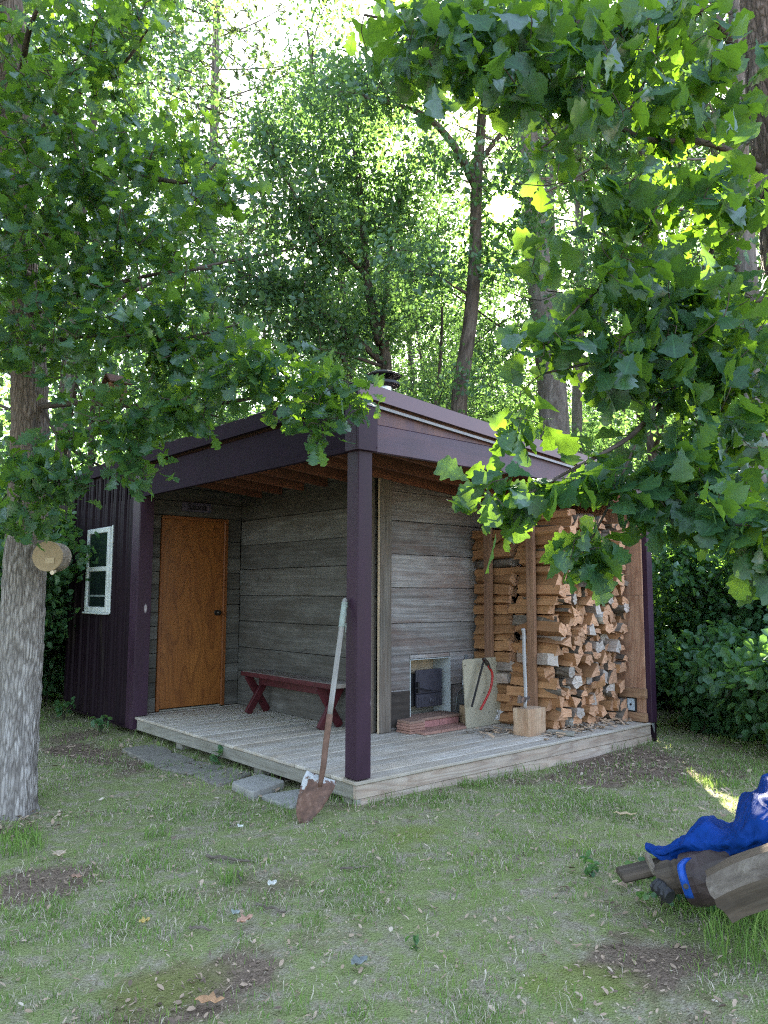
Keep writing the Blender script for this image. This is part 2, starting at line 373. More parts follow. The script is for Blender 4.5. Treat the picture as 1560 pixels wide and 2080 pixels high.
M['brace'] = wood('brown_block', [(0.2, (0.17, 0.09, 0.055)), (0.5, (0.32, 0.19, 0.115)), (0.8, (0.42, 0.27, 0.17))], (1.2, 30, 30), None, 0, (0.9, 1.1), 0.75, 0.2, 0.0, 0.6, (0.12, 0.055, 0.03), 16.0)
M['niche'] = wood('fire_board', [(0.2, (0.42, 0.32, 0.22)), (0.8, (0.58, 0.47, 0.34))], (2, 12, 12), (0.3, 0.26, 0.22), 0.5, (0.9, 1.1), 0.9, 0.2)
M['seatw'] = wood('worn_bench_top', [(0.2, (0.10, 0.085, 0.075)), (0.5, (0.20, 0.18, 0.16)), (0.8, (0.31, 0.29, 0.26))], (1.3, 30, 30), (0.09, 0.016, 0.02), 0.6, (0.9, 1.1), 0.8, 0.3)
M['maroon'] = paint('maroon_paint', (0.062, 0.0075, 0.012), 0.3, 0.5, 0.1, 12, 0.4, None, 0, (1, 1, 1), ((0.22, 0.14, 0.12), 9.0, 0.68))

def doormat():
    m, nt, bs, _ = newmat('luan_door')
    g = gco(nt, (1, 1, 1))
    w = node(nt, 'ShaderNodeMath', {0: mth(nt, 'MULTIPLY', noise(nt, gco(nt, (0.75, 2.3, 1.0)), 1.0, 2.2, 0.42), 13.0)}, operation='FRACT')
    n = noise(nt, gco(nt, (3, 70, 70)), 1.0, 5); big = noise(nt, gco(nt, (0.9, 2.6, 1)), 1.2, 3)
    col = ramp(nt, n, [(0.3, (0.20, 0.070, 0.015)), (0.7, (0.285, 0.110, 0.027))]).outputs[0]
    col = mixc(nt, ramp(nt, w.outputs[0], [(0.0, 0.7), (0.08, 0.35), (0.4, 0.0), (0.9, 0.0), (1.0, 0.6)]), col, (0.10, 0.032, 0.009))
    col = mixc(nt, ramp(nt, big, [(0.35, 0.0), (0.7, 0.45)]), col, (0.16, 0.05, 0.013))
    vo = node(nt, 'ShaderNodeTexVoronoi', {'Vector': gco(nt, (1.3, 2.1, 0.0)), 'Scale': 1.0})
    col = mixc(nt, ramp(nt, vo.outputs['Distance'], [(0.008, 1.0), (0.014, 0.0)]), col, (0.6, 0.5, 0.4))
    nt.links.new(col, bs.inputs['Base Color']); bs.inputs['Roughness'].default_value = 0.38; bs.inputs['Specular IOR Level'].default_value = 0.4
    return m
M['door'] = doormat()
M['doorframe'] = wood('stained_door_casing', [(0.2, (0.14, 0.042, 0.011)), (0.8, (0.25, 0.09, 0.024))], (1.2, 40, 40), None, 0, (0.95, 1.05), 0.45, 0.1, spec=0.4)
def glassmat():
    m, nt, bs, _ = newmat('window_glass')
    bs.inputs['Base Color'].default_value = (0.012, 0.02, 0.02, 1); bs.inputs['Roughness'].default_value = 0.03
    bs.inputs['Specular IOR Level'].default_value = 0.9; bs.inputs['Alpha'].default_value = 1
    return m
M['glass'] = glassmat()

# ------------------------------------------------------------------ the cabin
TRU = on(299, 1449.8, 1, 3.488)[0]
U, V1, V2, u1, v2, Vd = 3.71, 3.50, 5.46, 1.243, 1.249, 3.64
ZB, FT = 2.208, 2.404
def rz(u): return 2.668-0.0755*u            # top of the roof
cabin = thing('sauna_cabin', 'purple and barn wood sauna cabin with an open corner porch and firewood bay', 'cabin')
def boards(mb, plane, pv, a0, a1, zs, thick=0.022, split=None, top=None, jit=0.002, hole=None):
    # horizontal boards on a wall: plane 0 -> wall at u=pv facing -u, 1 -> wall at v=pv facing -v
    for z0, z1 in zip(zs[:-1], zs[1:]):
        cuts = [a0, a1]
        if split and random.random() < 0.7:
            cuts = [a0, a0+(a1-a0)*random.uniform(0.3, 0.7), a1]
        if hole and z0 < hole[3] and z1 > hole[2]:
            segs = []
            if hole[0] > a0: segs.append((a0, hole[0], z0, z1))
            if hole[1] < a1: segs.append((hole[1], a1, z0, z1))
            if z1 > hole[3]: segs.append((hole[0], hole[1], hole[3], z1))
        else: segs = [(c0, c1, z0, z1) for c0, c1 in zip(cuts[:-1], cuts[1:])]
        for c0, c1, za, zb in segs:
            d = random.uniform(0, 0.006); g = 0.0024
            lo = [0, 0, za+g]; hi = [0, 0, zb-g]
            lo[plane], hi[plane] = pv-d, pv+thick
            lo[1-plane], hi[1-plane] = c0+g, c1-g
            box(mb, lo, hi, 1-plane, None, 0.004, jit=jit)
# weathered plank walls
w = MB(); zs = [0.0, 0.37, 0.63, 0.92, 1.2, 1.49, 1.76, 2.04, 2.32, 2.56]
boards(w, 0, u1, v2+0.03, Vd, zs); P(w, 'plank_wall', M['porch'], cabin)
DZ = 2.05
w = MB()
boards(w, 1, Vd+0.004, 0.02, 0.275, [0, .15, .3, .45, .6, .74, .88, 1.02, 1.17, 1.31, 1.45, 1.6, 1.74, 1.9, DZ])
boards(w, 1, Vd+0.004, 1.072, u1, [0, .26, .45, .61, .78, .95, 1.1, 1.27, 1.45, 1.62, 1.8, DZ])
boards(w, 1, Vd+0.004, 0.02, u1, [DZ, 2.215, 2.36, 2.56]); P(w, 'plank_wall', M['porch'], cabin)
w = MB(); boards(w, 1, v2, u1+0.14, 3.62, [0.0, 0.355, 0.665, 0.955, 1.28, 1.59, 1.90, 2.175, 2.40], hole=(1.642, 2.166, 0.02, 0.622), jit=0.004)
P(w, 'plank_wall', M['barn'], cabin)
w = MB(); box(w, (1.39, v2-0.012, 0.03), (1.63, v2-0.005, 0.345), 0, 0.2, 0.002, R=rotm('Y', 0.01))
P(w, 'patch_board', wood('charred_board', [(0.2, (0.02, 0.016, 0.014)), (0.6, (0.06, 0.05, 0.045)), (0.9, (0.13, 0.12, 0.11))], (2, 26, 26), None, 0, (0.9, 1.1), 0.85, 0.5), cabin, label='dark charred board left of the stove opening')
# porch ceiling
w = MB()
V = np.array([[0.03, 0.0, rz(0.03)-0.125], [3.7, 0.0, rz(3.7)-0.125], [3.7, V2, rz(3.7)-0.125], [0.03, V2, rz(0.03)-0.125]])
V = np.concatenate([V, V+[0, 0, 0.02]]); w.add(V, [(0, 1, 2, 3), (7, 6, 5, 4), (0, 4, 5, 1), (1, 5, 6, 2), (2, 6, 7, 3), (3, 7, 4, 0)], 0, V)
P(w, 'soffit', M['soffit'], cabin)
for v in (0.10, 0.48, 0.86, 1.215, 1.62, 2.02, 2.42, 2.82, 3.22):
    uend = 3.6 if v < 1.23 else u1
    w = MB(); bar(w, (0.06, v, rz(0.06)-0.215), (uend, v, rz(uend)-0.215), 0.038, 0.178); P(w, 'rafter', M['rafter'], cabin)
# beams and trim over the porch
w = MB(); box(w, (0.0, 0.13, ZB), (0.04, V2-0.01, 2.514), 1, 0.3, 0.004); box(w, (-0.012, 0.12, ZB-0.004), (-0.001, V1+0.02, ZB+0.035), 1, .2, .002)
P(w, 'fascia_board', M['fascia_shaded'], cabin)
w = MB(); box(w, (0.0, 0.0, ZB), (3.77, 0.038, FT), 0, 0.45, 0.004); P(w, 'fascia_board', M['purplewood'], cabin)
w = MB(); x1 = 1.62
poly = np.array([[0.13, FT+0.003], [x1, FT+0.003], [x1, FT+0.012], [0.13, 2.533-0.083*0.13]])
prism(w, poly, (0, 0.019, 0), (1, 0, 0), (0, 0, 1), 0.03); P(w, 'wedge_board', M['redpurple'], cabin, label='reddish tapered board above the purple beam')
w = MB(); box(w, (-0.022, -0.022, ZB-0.004), (0.155, -0.001, 2.535), 2, .5, .004); box(w, (-0.022, -0.001, ZB-0.004), (-0.001, 0.125, 2.535), 2, .5, .004)
for p in ((0.148, -0.025, 2.235), (0.148, -0.025, 2.5)): lathe(w, p, (0, 1, 0), [(0, .006), (.003, .006)], 8)
P(w, 'corner_cap', M['purple'], cabin)
w = MB(); box(w, (0.004, 0.004, 0.006), (0.130, 0.130, ZB+0.05), 2, .5, .006); P(w, 'corner_post', M['purple'], cabin)
# roof
w = MB(); e0, e1, va, vb = -0.035, 3.905, -0.055, V2+0.10
def slab(mb, ua, ub, va, vb, dz0, dz1, mat=0):
    V = np.array([[ua, va, rz(ua)+dz0], [ub, va, rz(ub)+dz0], [ub, vb, rz(ub)+dz0], [ua, vb, rz(ua)+dz0], [ua, va, rz(ua)+dz1], [ub, va, rz(ub)+dz1], [ub, vb, rz(ub)+dz1], [ua, vb, rz(ua)+dz1]])
    mb.add(V, [(3, 2, 1, 0), (4, 5, 6, 7), (0, 1, 5, 4), (1, 2, 6, 5), (2, 3, 7, 6), (3, 0, 4, 7)], mat, V)
slab(w, e0+.01, e1-.01, va+.01, vb-.01, -0.035, -0.003)
for k in range(19): slab(w, e0+.02, e1-.02, va+0.12+k*.3, va+0.145+k*.3, -0.004, 0.02)
roof = P(w, 'roof', M['roofm'], cabin)
w = MB(); slab(w, e0, e1, va, va+0.022, -0.102, 0.004); slab(w, e0, e1, va+.022, va+0.16, -0.002, 0.006); P(w, 'roof_trim', M['roofm'], cabin, roof)
w = MB(); slab(w, e0, e0+0.022, va+.022, vb, -0.125, 0.004); slab(w, e0-0.01, e0+0.02, va+.03, vb, -0.132, -0.121); P(w, 'roof_trim', M['fascia_shaded'], cabin, roof)
w = MB(); slab(w, 0.0, 3.7, -0.03, -0.018, -0.142, -0.122); P(w, 'flashing_strip', M['flash'], cabin, roof)
w = MB(); slab(w, 0.0, 3.75, -0.016, 0.04, -0.125, -0.037); P(w, 'roof_edge_board', M['soffit'], cabin, roof)
# chimney
cb = on(779, 800, 1, 1.75); cu, cv = 1.78, 1.62
q = at(779, 790, 7.35); cu, cv = q[0], q[1]
zt = q[2]
w = MB(); lathe(w, (cu, cv, rz(cu)-.05), (0, 0, 1), [(0, .085), (zt-rz(cu)+.10, .085)], 24); ch = P(w, 'chimney', M['steel'], cabin, smooth=False)
w = MB(); lathe(w, (cu, cv, zt+.01), (0, 0, 1), [(0, .085), (.02, .16), (.045, .155), (.06, .09)], 28)
for k in range(4):
    a = k*math.pi/2+.4; bar(w, (cu+.1*math.cos(a), cv+.1*math.sin(a), zt+.05), (cu+.1*math.cos(a), cv+.1*math.sin(a), zt+.13), .02, .006, (1, 0, 0))
lathe(w, (cu, cv, zt+.115), (0, 0, 1), [(0, .165), (.012, .17), (.04, .12), (.058, .03)], 28); P(w, 'chimney_cap', M['black'], cabin, ch)
# ribbed metal wall with window
def ribbed(mb, along, fixed, a0, a1, z0, z1, sgn, hole=None):
    prof = []; a = a0; k = 0
    while a < a1-0.02:
        big = (k % 3 == 0); h = 0.02 if big else 0.006; wd = 0.03 if big else 0.03
        prof += [(a, 0), (a+0.012, h), (a+0.012+wd, h), (a+0.024+wd, 0)]; a += 0.0762; k += 1
    prof.append((a1, 0)); prof = [p for p in prof if p[0] <= a1]
    for (p, hp), (q_, hq) in zip(prof[:-1], prof[1:]):
        segs = [(z0, z1)]
        if hole and q_ > hole[0] and p < hole[1]: segs = [(z0, hole[2]), (hole[3], z1)]
        for za, zb in segs:
            V = []
            for aa, hh in ((p, hp), (q_, hq)):
                for z in (za, zb):
                    x = [0, 0, z]; x[along] = aa; x[1-along] = fixed+sgn*hh; V.append(x)
            for aa in (p, q_):
                for z in (za, zb):
                    x = [0, 0, z]; x[along] = aa; x[1-along] = fixed-sgn*0.012; V.append(x)
            mb.add(V, [(0, 2, 3, 1), (4, 5, 7, 6), (0, 4, 6, 2), (1, 3, 7, 5), (0, 1, 5, 4), (2, 6, 7, 3)])
W0, W1, WZ0, WZ1 = 4.235, 4.895, 1.012, 1.945
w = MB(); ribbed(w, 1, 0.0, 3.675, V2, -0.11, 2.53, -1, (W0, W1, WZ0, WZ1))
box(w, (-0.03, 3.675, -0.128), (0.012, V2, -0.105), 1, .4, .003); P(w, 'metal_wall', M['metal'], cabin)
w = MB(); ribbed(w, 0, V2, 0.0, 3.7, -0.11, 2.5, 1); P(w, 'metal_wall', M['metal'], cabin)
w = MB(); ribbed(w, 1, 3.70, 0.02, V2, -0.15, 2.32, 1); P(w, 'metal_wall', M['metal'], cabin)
w = MB(); box(w, (-0.028, V2-0.05, -0.13), (0.03, V2+0.028, 2.52), 2, .4, .004); P(w, 'corner_trim', M['metal'], cabin)
w = MB(); box(w, (-0.026, 3.50, -0.126), (0.03, 3.672, 2.50), 2, .5, .004, jit=0); box(w, (-0.022, V1-0.012, 0.004), (TRU, V1-0.001, ZB-0.005), 2, .5, .003); box(w, (0.03, V1, 0.004), (TRU, Vd-.002, ZB-.005), 2, .5, .003)
P(w, 'corner_trim', M['purple'], cabin)
w = MB(); box(w, (0.02, 3.7, -0.1), (0.05, V2-.05, 2.4), 1); box(w, (0.8, 3.7, -.1), (.82, V2-.05, 2.4), 1); P(w, 'inner_lining', M['soffit'], cabin)
fr = MB(); t = 0.058
for (a0, a1, z0, z1) in ((W0, W0+t, WZ0, WZ1), (W1-t, W1, WZ0, WZ1), (W0+t+.001, W1-t-.001, WZ0, WZ0+t), (W0+t+.001, W1-t-.001, WZ1-t, WZ1)):
    box(fr, (-0.045, a0, z0), (0.03, a1, z1), 1, .5, .006)
mid = (WZ0+WZ1)/2+0.01
box(fr, (-0.036, W0+t+.001, mid-.026), (0.025, W1-t-.001, mid+.026), 1, .5, .005)
box(fr, (-0.06, W0-.012, WZ0-.022), (-0.01, W1+.012, WZ0-.001), 1, .5, .005)
box(fr, (-0.022, W0-.03, WZ0-.01), (-0.008, W0-.001, WZ1+.015), 2, .5, .003)
win = P(fr, 'window', M['white'], cabin)
for z0, z1, x in ((WZ0+t, mid-.026, -.026), (mid+.026, WZ1-t, -.032)):
    w = MB(); box(w, (x, W0+t, z0), (x+.005, W1-t, z1), 1, .5, .001); P(w, 'window_pane', M['glass'], cabin, win)
w = MB(); box(w, (-0.0305, W0+t, WZ0+.17), (-.027, W1-t, WZ0+.19), 1); P(w, 'screen_bar', flat('grey_bar', (0.22, 0.27, 0.27), .4), cabin, win)
# door
d = MB(); box(d, (0.312, Vd-0.006, 0.028), (1.018, Vd+0.03, 2.012), 2, 0.37, 0.003); door = P(d, 'door', M['door'], cabin)
d = MB(); box(d, (0.276, Vd-0.016, 0.008), (0.311, Vd+0.03, 2.048), 2, .3, .003); box(d, (1.019, Vd-0.016, 0.008), (1.07, Vd+0.03, 2.048), 2, .6, .003)
box(d, (1.019, Vd-0.032, 0.008), (1.034, Vd-.0165, 2.012), 2, .4, .003)
box(d, (0.312, Vd-0.016, 2.013), (1.018, Vd+0.03, 2.048), 0, .5, .003); P(d, 'door_frame', M['doorframe'], cabin, door)
d = MB(); lathe(d, (0.952, Vd-.006, 1.012), (0, -1, 0), [(0, .032), (.006, .032), (.01, .014), (.035, .013), (.04, .024), (.052, .03), (.064, .026), (.07, .012)], 18); P(d, 'door_knob', flat('bronze_knob', (.05, .045, .04), .28, .8), cabin, door, smooth=False)
d = MB(); box(d, (0.312, Vd-.03, .004), (1.018, Vd+.02, .02), 0); P(d, 'door_sill', M['skirtgrey'], cabin, door)
# deck
d = MB(); v = 0.0; k = 0
while v < Vd+.0:
    w_ = 0.139; ue = 3.70 if v < v2+.05 else u1+.02
    off = random.uniform(-.004, .004); b0 = max(v, .0)
    box(d, (0.0+off, b0, -0.026), (ue, min(v+w_, Vd), -random.uniform(0, .0015)), 0, None, 0.006, jit=0.001); v += w_+.0045
P(d, 'deck', M['deck'], cabin)
d = MB(); box(d, (0.012, 0.012, -0.118), (3.668, 0.05, -0.028), 0, .31, .004); P(d, 'skirt_board', M['skirt'], cabin)
d = MB(); box(d, (0.018, 0.020, -0.215), (3.73, 0.058, -0.121), 0, .77, .004); P(d, 'skirt_board', M['skirt'], cabin)
d = MB(); box(d, (0.014, 0.052, -0.124), (0.052, 2.15, -0.028), 1, .2, .004); box(d, (0.014, 2.153, -0.126), (0.052, V1-.02, -0.028), 1, .6, .004); box(d, (.012, .012, -.15), (.05, .05, -.1185), 2, .5, .003)
P(d, 'skirt_board', M['skirtgrey'], cabin)
for (a, b, s) in ((0.03, .09, .1), (0.06, 1.25, .11), (0.06, 2.6, .11), (0.12, 3.75, .13), (.12, 4.5, .14), (.15, 5.25, .16), (.5, 3.9, .14), (1.5, V2-.1, .14), (2.7, V2-.1, .14)):
    d = MB(); box(d, (a, b, -.32), (a+s*1.3, b+s, -.13), 2, None, .006, jit=.006); P(d, 'footing', M['skirtgrey'], cabin)
d = MB(); box(d, (0.3, 3.75, -.13), (3.6, V2-.05, -.1), 0); P(d, 'floor_frame', M['soffit'], cabin)
# barn post, inside corner
d = MB(); box(d, (u1-.002, v2-.040, 0.003), (u1+.138, v2-.001, 2.42), 2, .15, .005, jit=.004); box(d, (u1-.05, v2+.03, .003), (u1-.004, v2+.075, 2.45), 2, .7, .004)
P(d, 'barn_post', M['post'], cabin)
d = MB(); box(d, (u1-.008, v2-.036, 0.004), (u1-.0025, v2-.012, 2.40), 2, .15, .002); P(d, 'post_edge', M['niche'], cabin, label='paler sawn edge of the old barn post')
# firewood bay
for va, vb, zt_, s in ((0.945, 1.035, 2.3, .2), (0.425, 0.515, 2.3, .7)):
    d = MB(); box(d, (2.43, va, .002), (2.468, vb, zt_), 2, s, .004, jit=.003); P(d, 'rack_post', M['stud'], cabin)
d = MB(); box(d, (3.622, 0.03, 0.002), (3.638, v2-.03, 1.218), 2, .4, .002); P(d, 'plywood_panel', M['ply'], cabin)
d = MB(); box(d, (3.622, 0.03, 1.221), (3.638, v2-.03, 2.36), 2, .9, .002); P(d, 'plywood_panel', M['ply'], cabin)
for z0, z1 in ((0.228, .322), (.006, .088)):
    d = MB(); box(d, (3.575, 0.008, z0), (3.6215, .30, z1), 1, None, .003); P(d, 'brace_block', M['brace'], cabin)
d = MB(); box(d, (3.60, .125, .09), (3.6215, .225, .226), 2, .4, .003); P(d, 'outlet_box', M['black'], cabin)
d = MB(); box(d, (3.594, .137, .102), (3.5995, .213, .214), 2, .4, .003); op = P(d, 'outlet_plate', flat('grey_plate', (.42, .5, .58), .35), cabin)
d = MB(); lathe(d, (3.593, .175, .158), (-1, 0, 0), [(0, .012), (.004, .010)], 10); P(d, 'socket', M['black'], cabin, op)
d = MB(); box(d, (3.642, -0.02, 0.0), (3.735, 0.036, 2.204), 2, .5, .004); P(d, 'end_post', M['purple'], cabin)
d = MB(); box(d, (3.70, -.01, -.20), (3.735, .036, -.002), 2, .5, .003); P(d, 'end_post_foot', M['metal'], cabin)
d = MB(); prism(d, [(0, 0), (.045, 0), (.05, -.12)], (3.66, -.005, -.004), (1, 0, 0), (0, 0, 1), .006); P(d, 'bent_flashing', M['galv'], cabin)
# stove opening
d = MB()
box(d, (1.636, v2-.012, .02), (1.644, v2+.10, .622), 2); box(d, (2.160, v2-.012, .02), (2.168, v2+.22, .622), 2); box(d, (1.6445, v2-.012, .614), (2.1595, v2+.22, .622), 0)
for z in (.10, .13, .52, .58): lathe(d, (2.1595, v2+.05, z), (-1, 0, 0), [(0, .005), (.002, .005)], 8)
P(d, 'stove_surround', flat('pale_metal', (.40, .44, .46), .55, .1), cabin)
d = MB(); box(d, (1.60, v2+.23, .42), (1.87, v2+.25, .70), 2, .3); box(d, (1.873, v2+.23, .42), (2.2, v2+.25, .70), 2, .6); P(d, 'fire_board', M['niche'], cabin)
d = MB(); 
for k in range(3): box(d, (1.6+k*.21, v2+.23, .0), (1.807+k*.21, v2+.25, .11), 0)
for k in range(3): box(d, (1.6+k*.21, v2+.23, .113), (1.807+k*.21, v2+.25, .417), 0)
P(d, 'fire_bricks', M['skirtgrey'], cabin)
# ------------------------------------------------------------------ wood stove in the opening
stove = thing('wood_stove', 'black iron wood stove set in the plank wall opening', 'stove', (1.88, v2+.12, .10))
a = on(845, 1362, 1, v2+.06); b = on(895, 1432, 1, v2+.06)
s0, s1, z1, z0 = a[0], b[0]+.02, a[2], b[2]
d = MB(); box(d, (s0-.055, v2+.10, z0+.01), (s1-.02, v2+.225, z1-.035), 0, .5, .006); body = P(d, 'stove_body', M['black'], stove)
d = MB(); box(d, (s0, v2+.055, z0+.125), (s1, v2+.085, z1), 0, .5, .008); box(d, (s0+.02, v2+.048, z0+.145), (s1-.025, v2+.056, z1-.025), 0, .5, .006); dr = P(d, 'stove_door', M['iron'], stove)
d = MB(); box(d, (s0+.005, v2+.052, z0), (s1-.005, v2+.085, z0+.122), 0, .5, .006)
for k in range(9):
    if 3 <= k <= 5: continue
    x = s0+.03+k*(s1-s0-.06)/8; box(d, (x-.006, v2+.044, z0+.025), (x+.006, v2+.053, z0+.10), 2, .5, .002)
lathe(d, ((s0+s1)/2+.02, v2+.052, z0+.055), (0, -1, 0), [(0, .03), (.008, .03), (.014, .016), (.03, .016), (.034, .008)], 14); P(d, 'air_vent', M['iron'], stove)
d = MB(); tube(d, smooth_pts([(s0-.05, v2+.02, z0+.19), (s0+.02, v2+.015, z0+.185), (s0+.09, v2+.02, z0+.165), (s0+.16, v2+.03, z0+.155)], 8), .007, 6); box(d, (s0-.005, v2+.02, z0+.14), (s0+.012, v2+.06, z0+.24), 2)
P(d, 'door_latch', M['black'], stove, dr)
# sauna sign
sg = thing('sauna_sign', 'small dark wooden sign lettered Sauna above the orange door', 'sign', (.672, Vd-.012, 2.105))
d = MB(); box(d, (.50, Vd-.024, 2.108), (.845, Vd-.003, 2.208), 0, .5, .004); P(d, 'sign_board', paint('sign_paint', (.085, .075, .115), .2, .6, .05), sg)
fc = bpy.data.curves.new('lettering', 'FONT'); fc.body = 'Sauna'; fc.size = .098; fc.extrude = .002; fc.offset = .0016; fc.align_x = 'CENTER'; fc.align_y = 'CENTER'; fc.shear = 0.0
fo = bpy.data.objects.new('lettering', fc); COL.objects.link(fo)
dg = bpy.context.evaluated_depsgraph_get(); fm = bpy.data.meshes.new_from_object(fo.evaluated_get(dg)); bpy.data.objects.remove(fo)
fm.materials.clear(); lo_ = link('lettering', fm, [flat('sign_ink', (.012, .01, .012), .6)], sg)
lo_.rotation_euler = (math.pi/2, 0, 0); lo_.location = (0, -.0145, .053)
# bench
bench = thing('bench', 'low maroon bench with crossed legs and worn grey top', 'bench', (1.09, 2.3, 0))
d = MB(); box(d, (.945, 1.47, .385), (1.225, 3.06, .425), 1, .3, .008, jit=.003); P(d, 'seat', [M['seatw']], bench)
d = MB(); box(d, (.936, 1.465, .38), (.944, 3.065, .422), 1, .3, .003, jit=.002); P(d, 'seat_edge', M['maroon'], bench)
d = MB(); bar(d, (1.085, 1.75, .335), (1.085, 2.92, .335), .04, .09, r=.4); P(d, 'stretcher', M['maroon'], bench)
for v in (1.71, 2.95):
    for sg_, dv in ((1, .0), (-1, .041)):
        d = MB(); bar(d, (1.09-sg_*.13, v+dv, .004), (1.09+sg_*.115, v+dv, .383), .038, .075, (0, 1, 0) if False else (1, 0, 0), None, .005)
        P(d, 'leg', M['maroon'], bench)
# long-handled shovel against the corner post
def rustblade():
    m, nt, bs, _ = newmat('rusty_blade'); t = objco(nt)
    n = noise(nt, t, 9, 6, .65); n2 = noise(nt, t, 30, 4)
    c = ramp(nt, n2, [(.3, (.06, .03, .021)), (.6, (.14, .072, .05)), (.8, (.22, .14, .11))]).outputs[0]
    sep = node(nt, 'ShaderNodeSeparateXYZ', {0: t}); hz = node(nt, 'ShaderNodeMapRange', {'Value': sep.outputs[2], 'From Min': .08, 'From Max': .26, 'To Min': -.18, 'To Max': .12}).outputs[0]
    c = mixc(nt, ramp(nt, mth(nt, 'ADD', n, hz), [(.55, 0.0), (.58, 1.0)]), c, (.42, .43, .44))
    nt.links.new(c, bs.inputs['Base Color']); bs.inputs['Roughness'].default_value = .7; nt.links.new(bump(nt, n2, .3, .004), bs.inputs['Normal']); return m
tip = on(640, 1674, 2, -.185); top = np.array([-.022, .105, on(706, 1218, 0, -.02)[2]])
shov = thing('garden_shovel', 'long-handled rusty shovel leaning on the purple corner post', 'shovel', tuple(tip))
ax = (top-tip)/np.linalg.norm(top-tip); L = np.linalg.norm(top-tip)
Rc = RC[0]; sx = Rc-ax*(Rc @ ax); sx /= np.linalg.norm(sx); sx = sx*.93+np.cross(ax, sx)*.36; sx -= ax*(sx @ ax); sx /= np.linalg.norm(sx); sn = np.cross(sx, ax)
if sn @ (CAM-tip) < 0: sn = -sn
d = MB(); rows = [(0.0, .010), (.018, .032), (.045, .058), (.09, .082), (.15, .098), (.22, .104), (.262, .100)]; nx = 9; V = []
for zz, hw in rows:
    for i in range(nx):
        s = -1+2*i/(nx-1); xx = s*hw
        cv_ = -.028*(1-s*s)*(.35+zz*2.4)+.012*max(0, 1-abs(s)*4)*(zz > .1) - .10*(zz/.255)**2*.25 + .03
        V.append(tip+ax*zz*1.08+sx*xx+sn*cv_-Rc*.088*(1-zz/.262)-ax*.02*s*(zz > .2))
V = np.array(V); nr = len(rows); Fq = [(i*nx+j, i*nx+j+1, (i+1)*nx+j+1, (i+1)*nx+j) for i in range(nr-1) for j in range(nx-1)]
d.add(V, Fq); bl = P(d, 'blade', rustblade(), shov, smooth=True)
sm = bl.modifiers.new('thickness', 'SOLIDIFY'); sm.thickness = .003
neck = [tip+ax*.22+sn*-.004, tip+ax*.29+sn*.004, tip+ax*.35+sn*.012, tip+ax*.42+sn*.004, tip+ax*.50]
d = MB(); tube(d, smooth_pts(neck+[tip+ax*.66], 14), [.012, .015, .017, .018, .018, .019, .019, .019, .019, .02, .02, .02, .02, .021], 12); P(d, 'socket', paint('rusty_socket', (.15, .085, .062), .35, .7, .2, 14, .25, None, 0, (1, 1, 1), ((.36, .33, .31), 8, .66)), shov, smooth=True)
d = MB(); tube(d, [tip+ax*(.655+(L-.655)*k/8) for k in range(9)], .0175, 12, r=.3, wob=.05); tube(d, [top, top+ax*.004, top+ax*.012], [.0175, .014, .004], 12)
P(d, 'handle', wood('grey_ash_handle', [(.2, (.13, .12, .11)), (.5, (.27, .26, .25)), (.8, (.42, .41, .40))], (1.5, 60, 60), None, 0, (.95, 1.05), .8, .3), shov, smooth=True)
d = MB(); t0 = L-.19
pr = [tip+ax*(t0+.17*k/12) for k in range(13)]; tube(d, pr, [.0195+.003*random.random() for _ in pr], 12, wob=.16)
for k in range(3): tube(d, [pr[2]+sx*.018, pr[2]+sx*.03-ax*.012*k, pr[2]+sx*.034-ax*(.02+.02*k)], [.004, .003, .001], 5)
P(d, 'tape_grip', paint('old_tape', (.27, .32, .30), .3, .55, .3, 20), shov)
# hearth pavers
def paverm(n, c): return paint(n, c, .22, .85, .35, 26, .2, None, 0, (1, 1, 1), (tuple(np.array(c)*.75), 6, .6))
M['paver'] = paverm('red_paver', (.33, .19, .155)); M['paverd'] = paverm('dusty_paver', (.27, .175, .14)); M['rough'] = paverm('split_face_paver', (.36, .17, .165))
zz = 0
for k in range(5):
    o = random.uniform(-.006, .006); d = MB(); box(d, (1.435+o, 1.02+o, zz+.001), (1.615+o, 1.20, zz+.021), 0, None, .003, R=rotm('Z', random.uniform(-.02, .02)), jit=.002)
    solo(d, 'paver', M['paverd' if k == 4 else 'paver'], ['thin red paver at the bottom of the stack left of the stove', 'thin red paver second from the bottom of the stack by the barn post', 'thin red paver in the middle of the five-high stack by the barn post', 'thin red paver just under the top of the stack by the barn post', 'dusty red paver on top of the five-high stack by the barn post'][k], 'paver', 'red pavers around the stove hearth'); zz += .0215
for k, (x0, x1) in enumerate(((1.50, 1.705), (1.709, 1.915), (1.919, 2.12))):
    d = MB(); box(d, (x0, .905, .001), (x1, 1.10, .024), 0, None, .003, jit=.002)
    solo(d, 'paver', M['paver'], ['flat paver on the deck at the near end of the lower hearth row', 'flat paver in the middle of the lower hearth row on the deck', 'flat paver at the far end of the lower hearth row beside the box'][k], 'paver', 'red pavers around the stove hearth')
for k, (x0, x1) in enumerate(((1.632, 1.885), (1.889, 2.14))):
    d = MB(); box(d, (x0, 1.104, .001), (x1, 1.235, .082), 0, None, .006, jit=.006)
    solo(d, 'hearth_block', M['rough'], ['rough pink block under the hearth top beside the stacked pavers', 'rough pink block under the hearth top beside the cardboard box'][k], 'block', 'rough blocks under the hearth')
for k, (x0, x1) in enumerate(((1.628, 1.80), (1.803, 1.973), (1.976, 2.145))):
    d = MB(); box(d, (x0, 1.092, .084), (x1, v2+.09, .106), 0, None, .003, jit=.002)
    solo(d, 'paver', M['paverd'], ['dusty top paver of the hearth nearest the stacked pavers', 'dusty top paver of the hearth in front of the stove vent', 'dusty top paver of the hearth nearest the cardboard box'][k], 'paver', 'red pavers around the stove hearth')
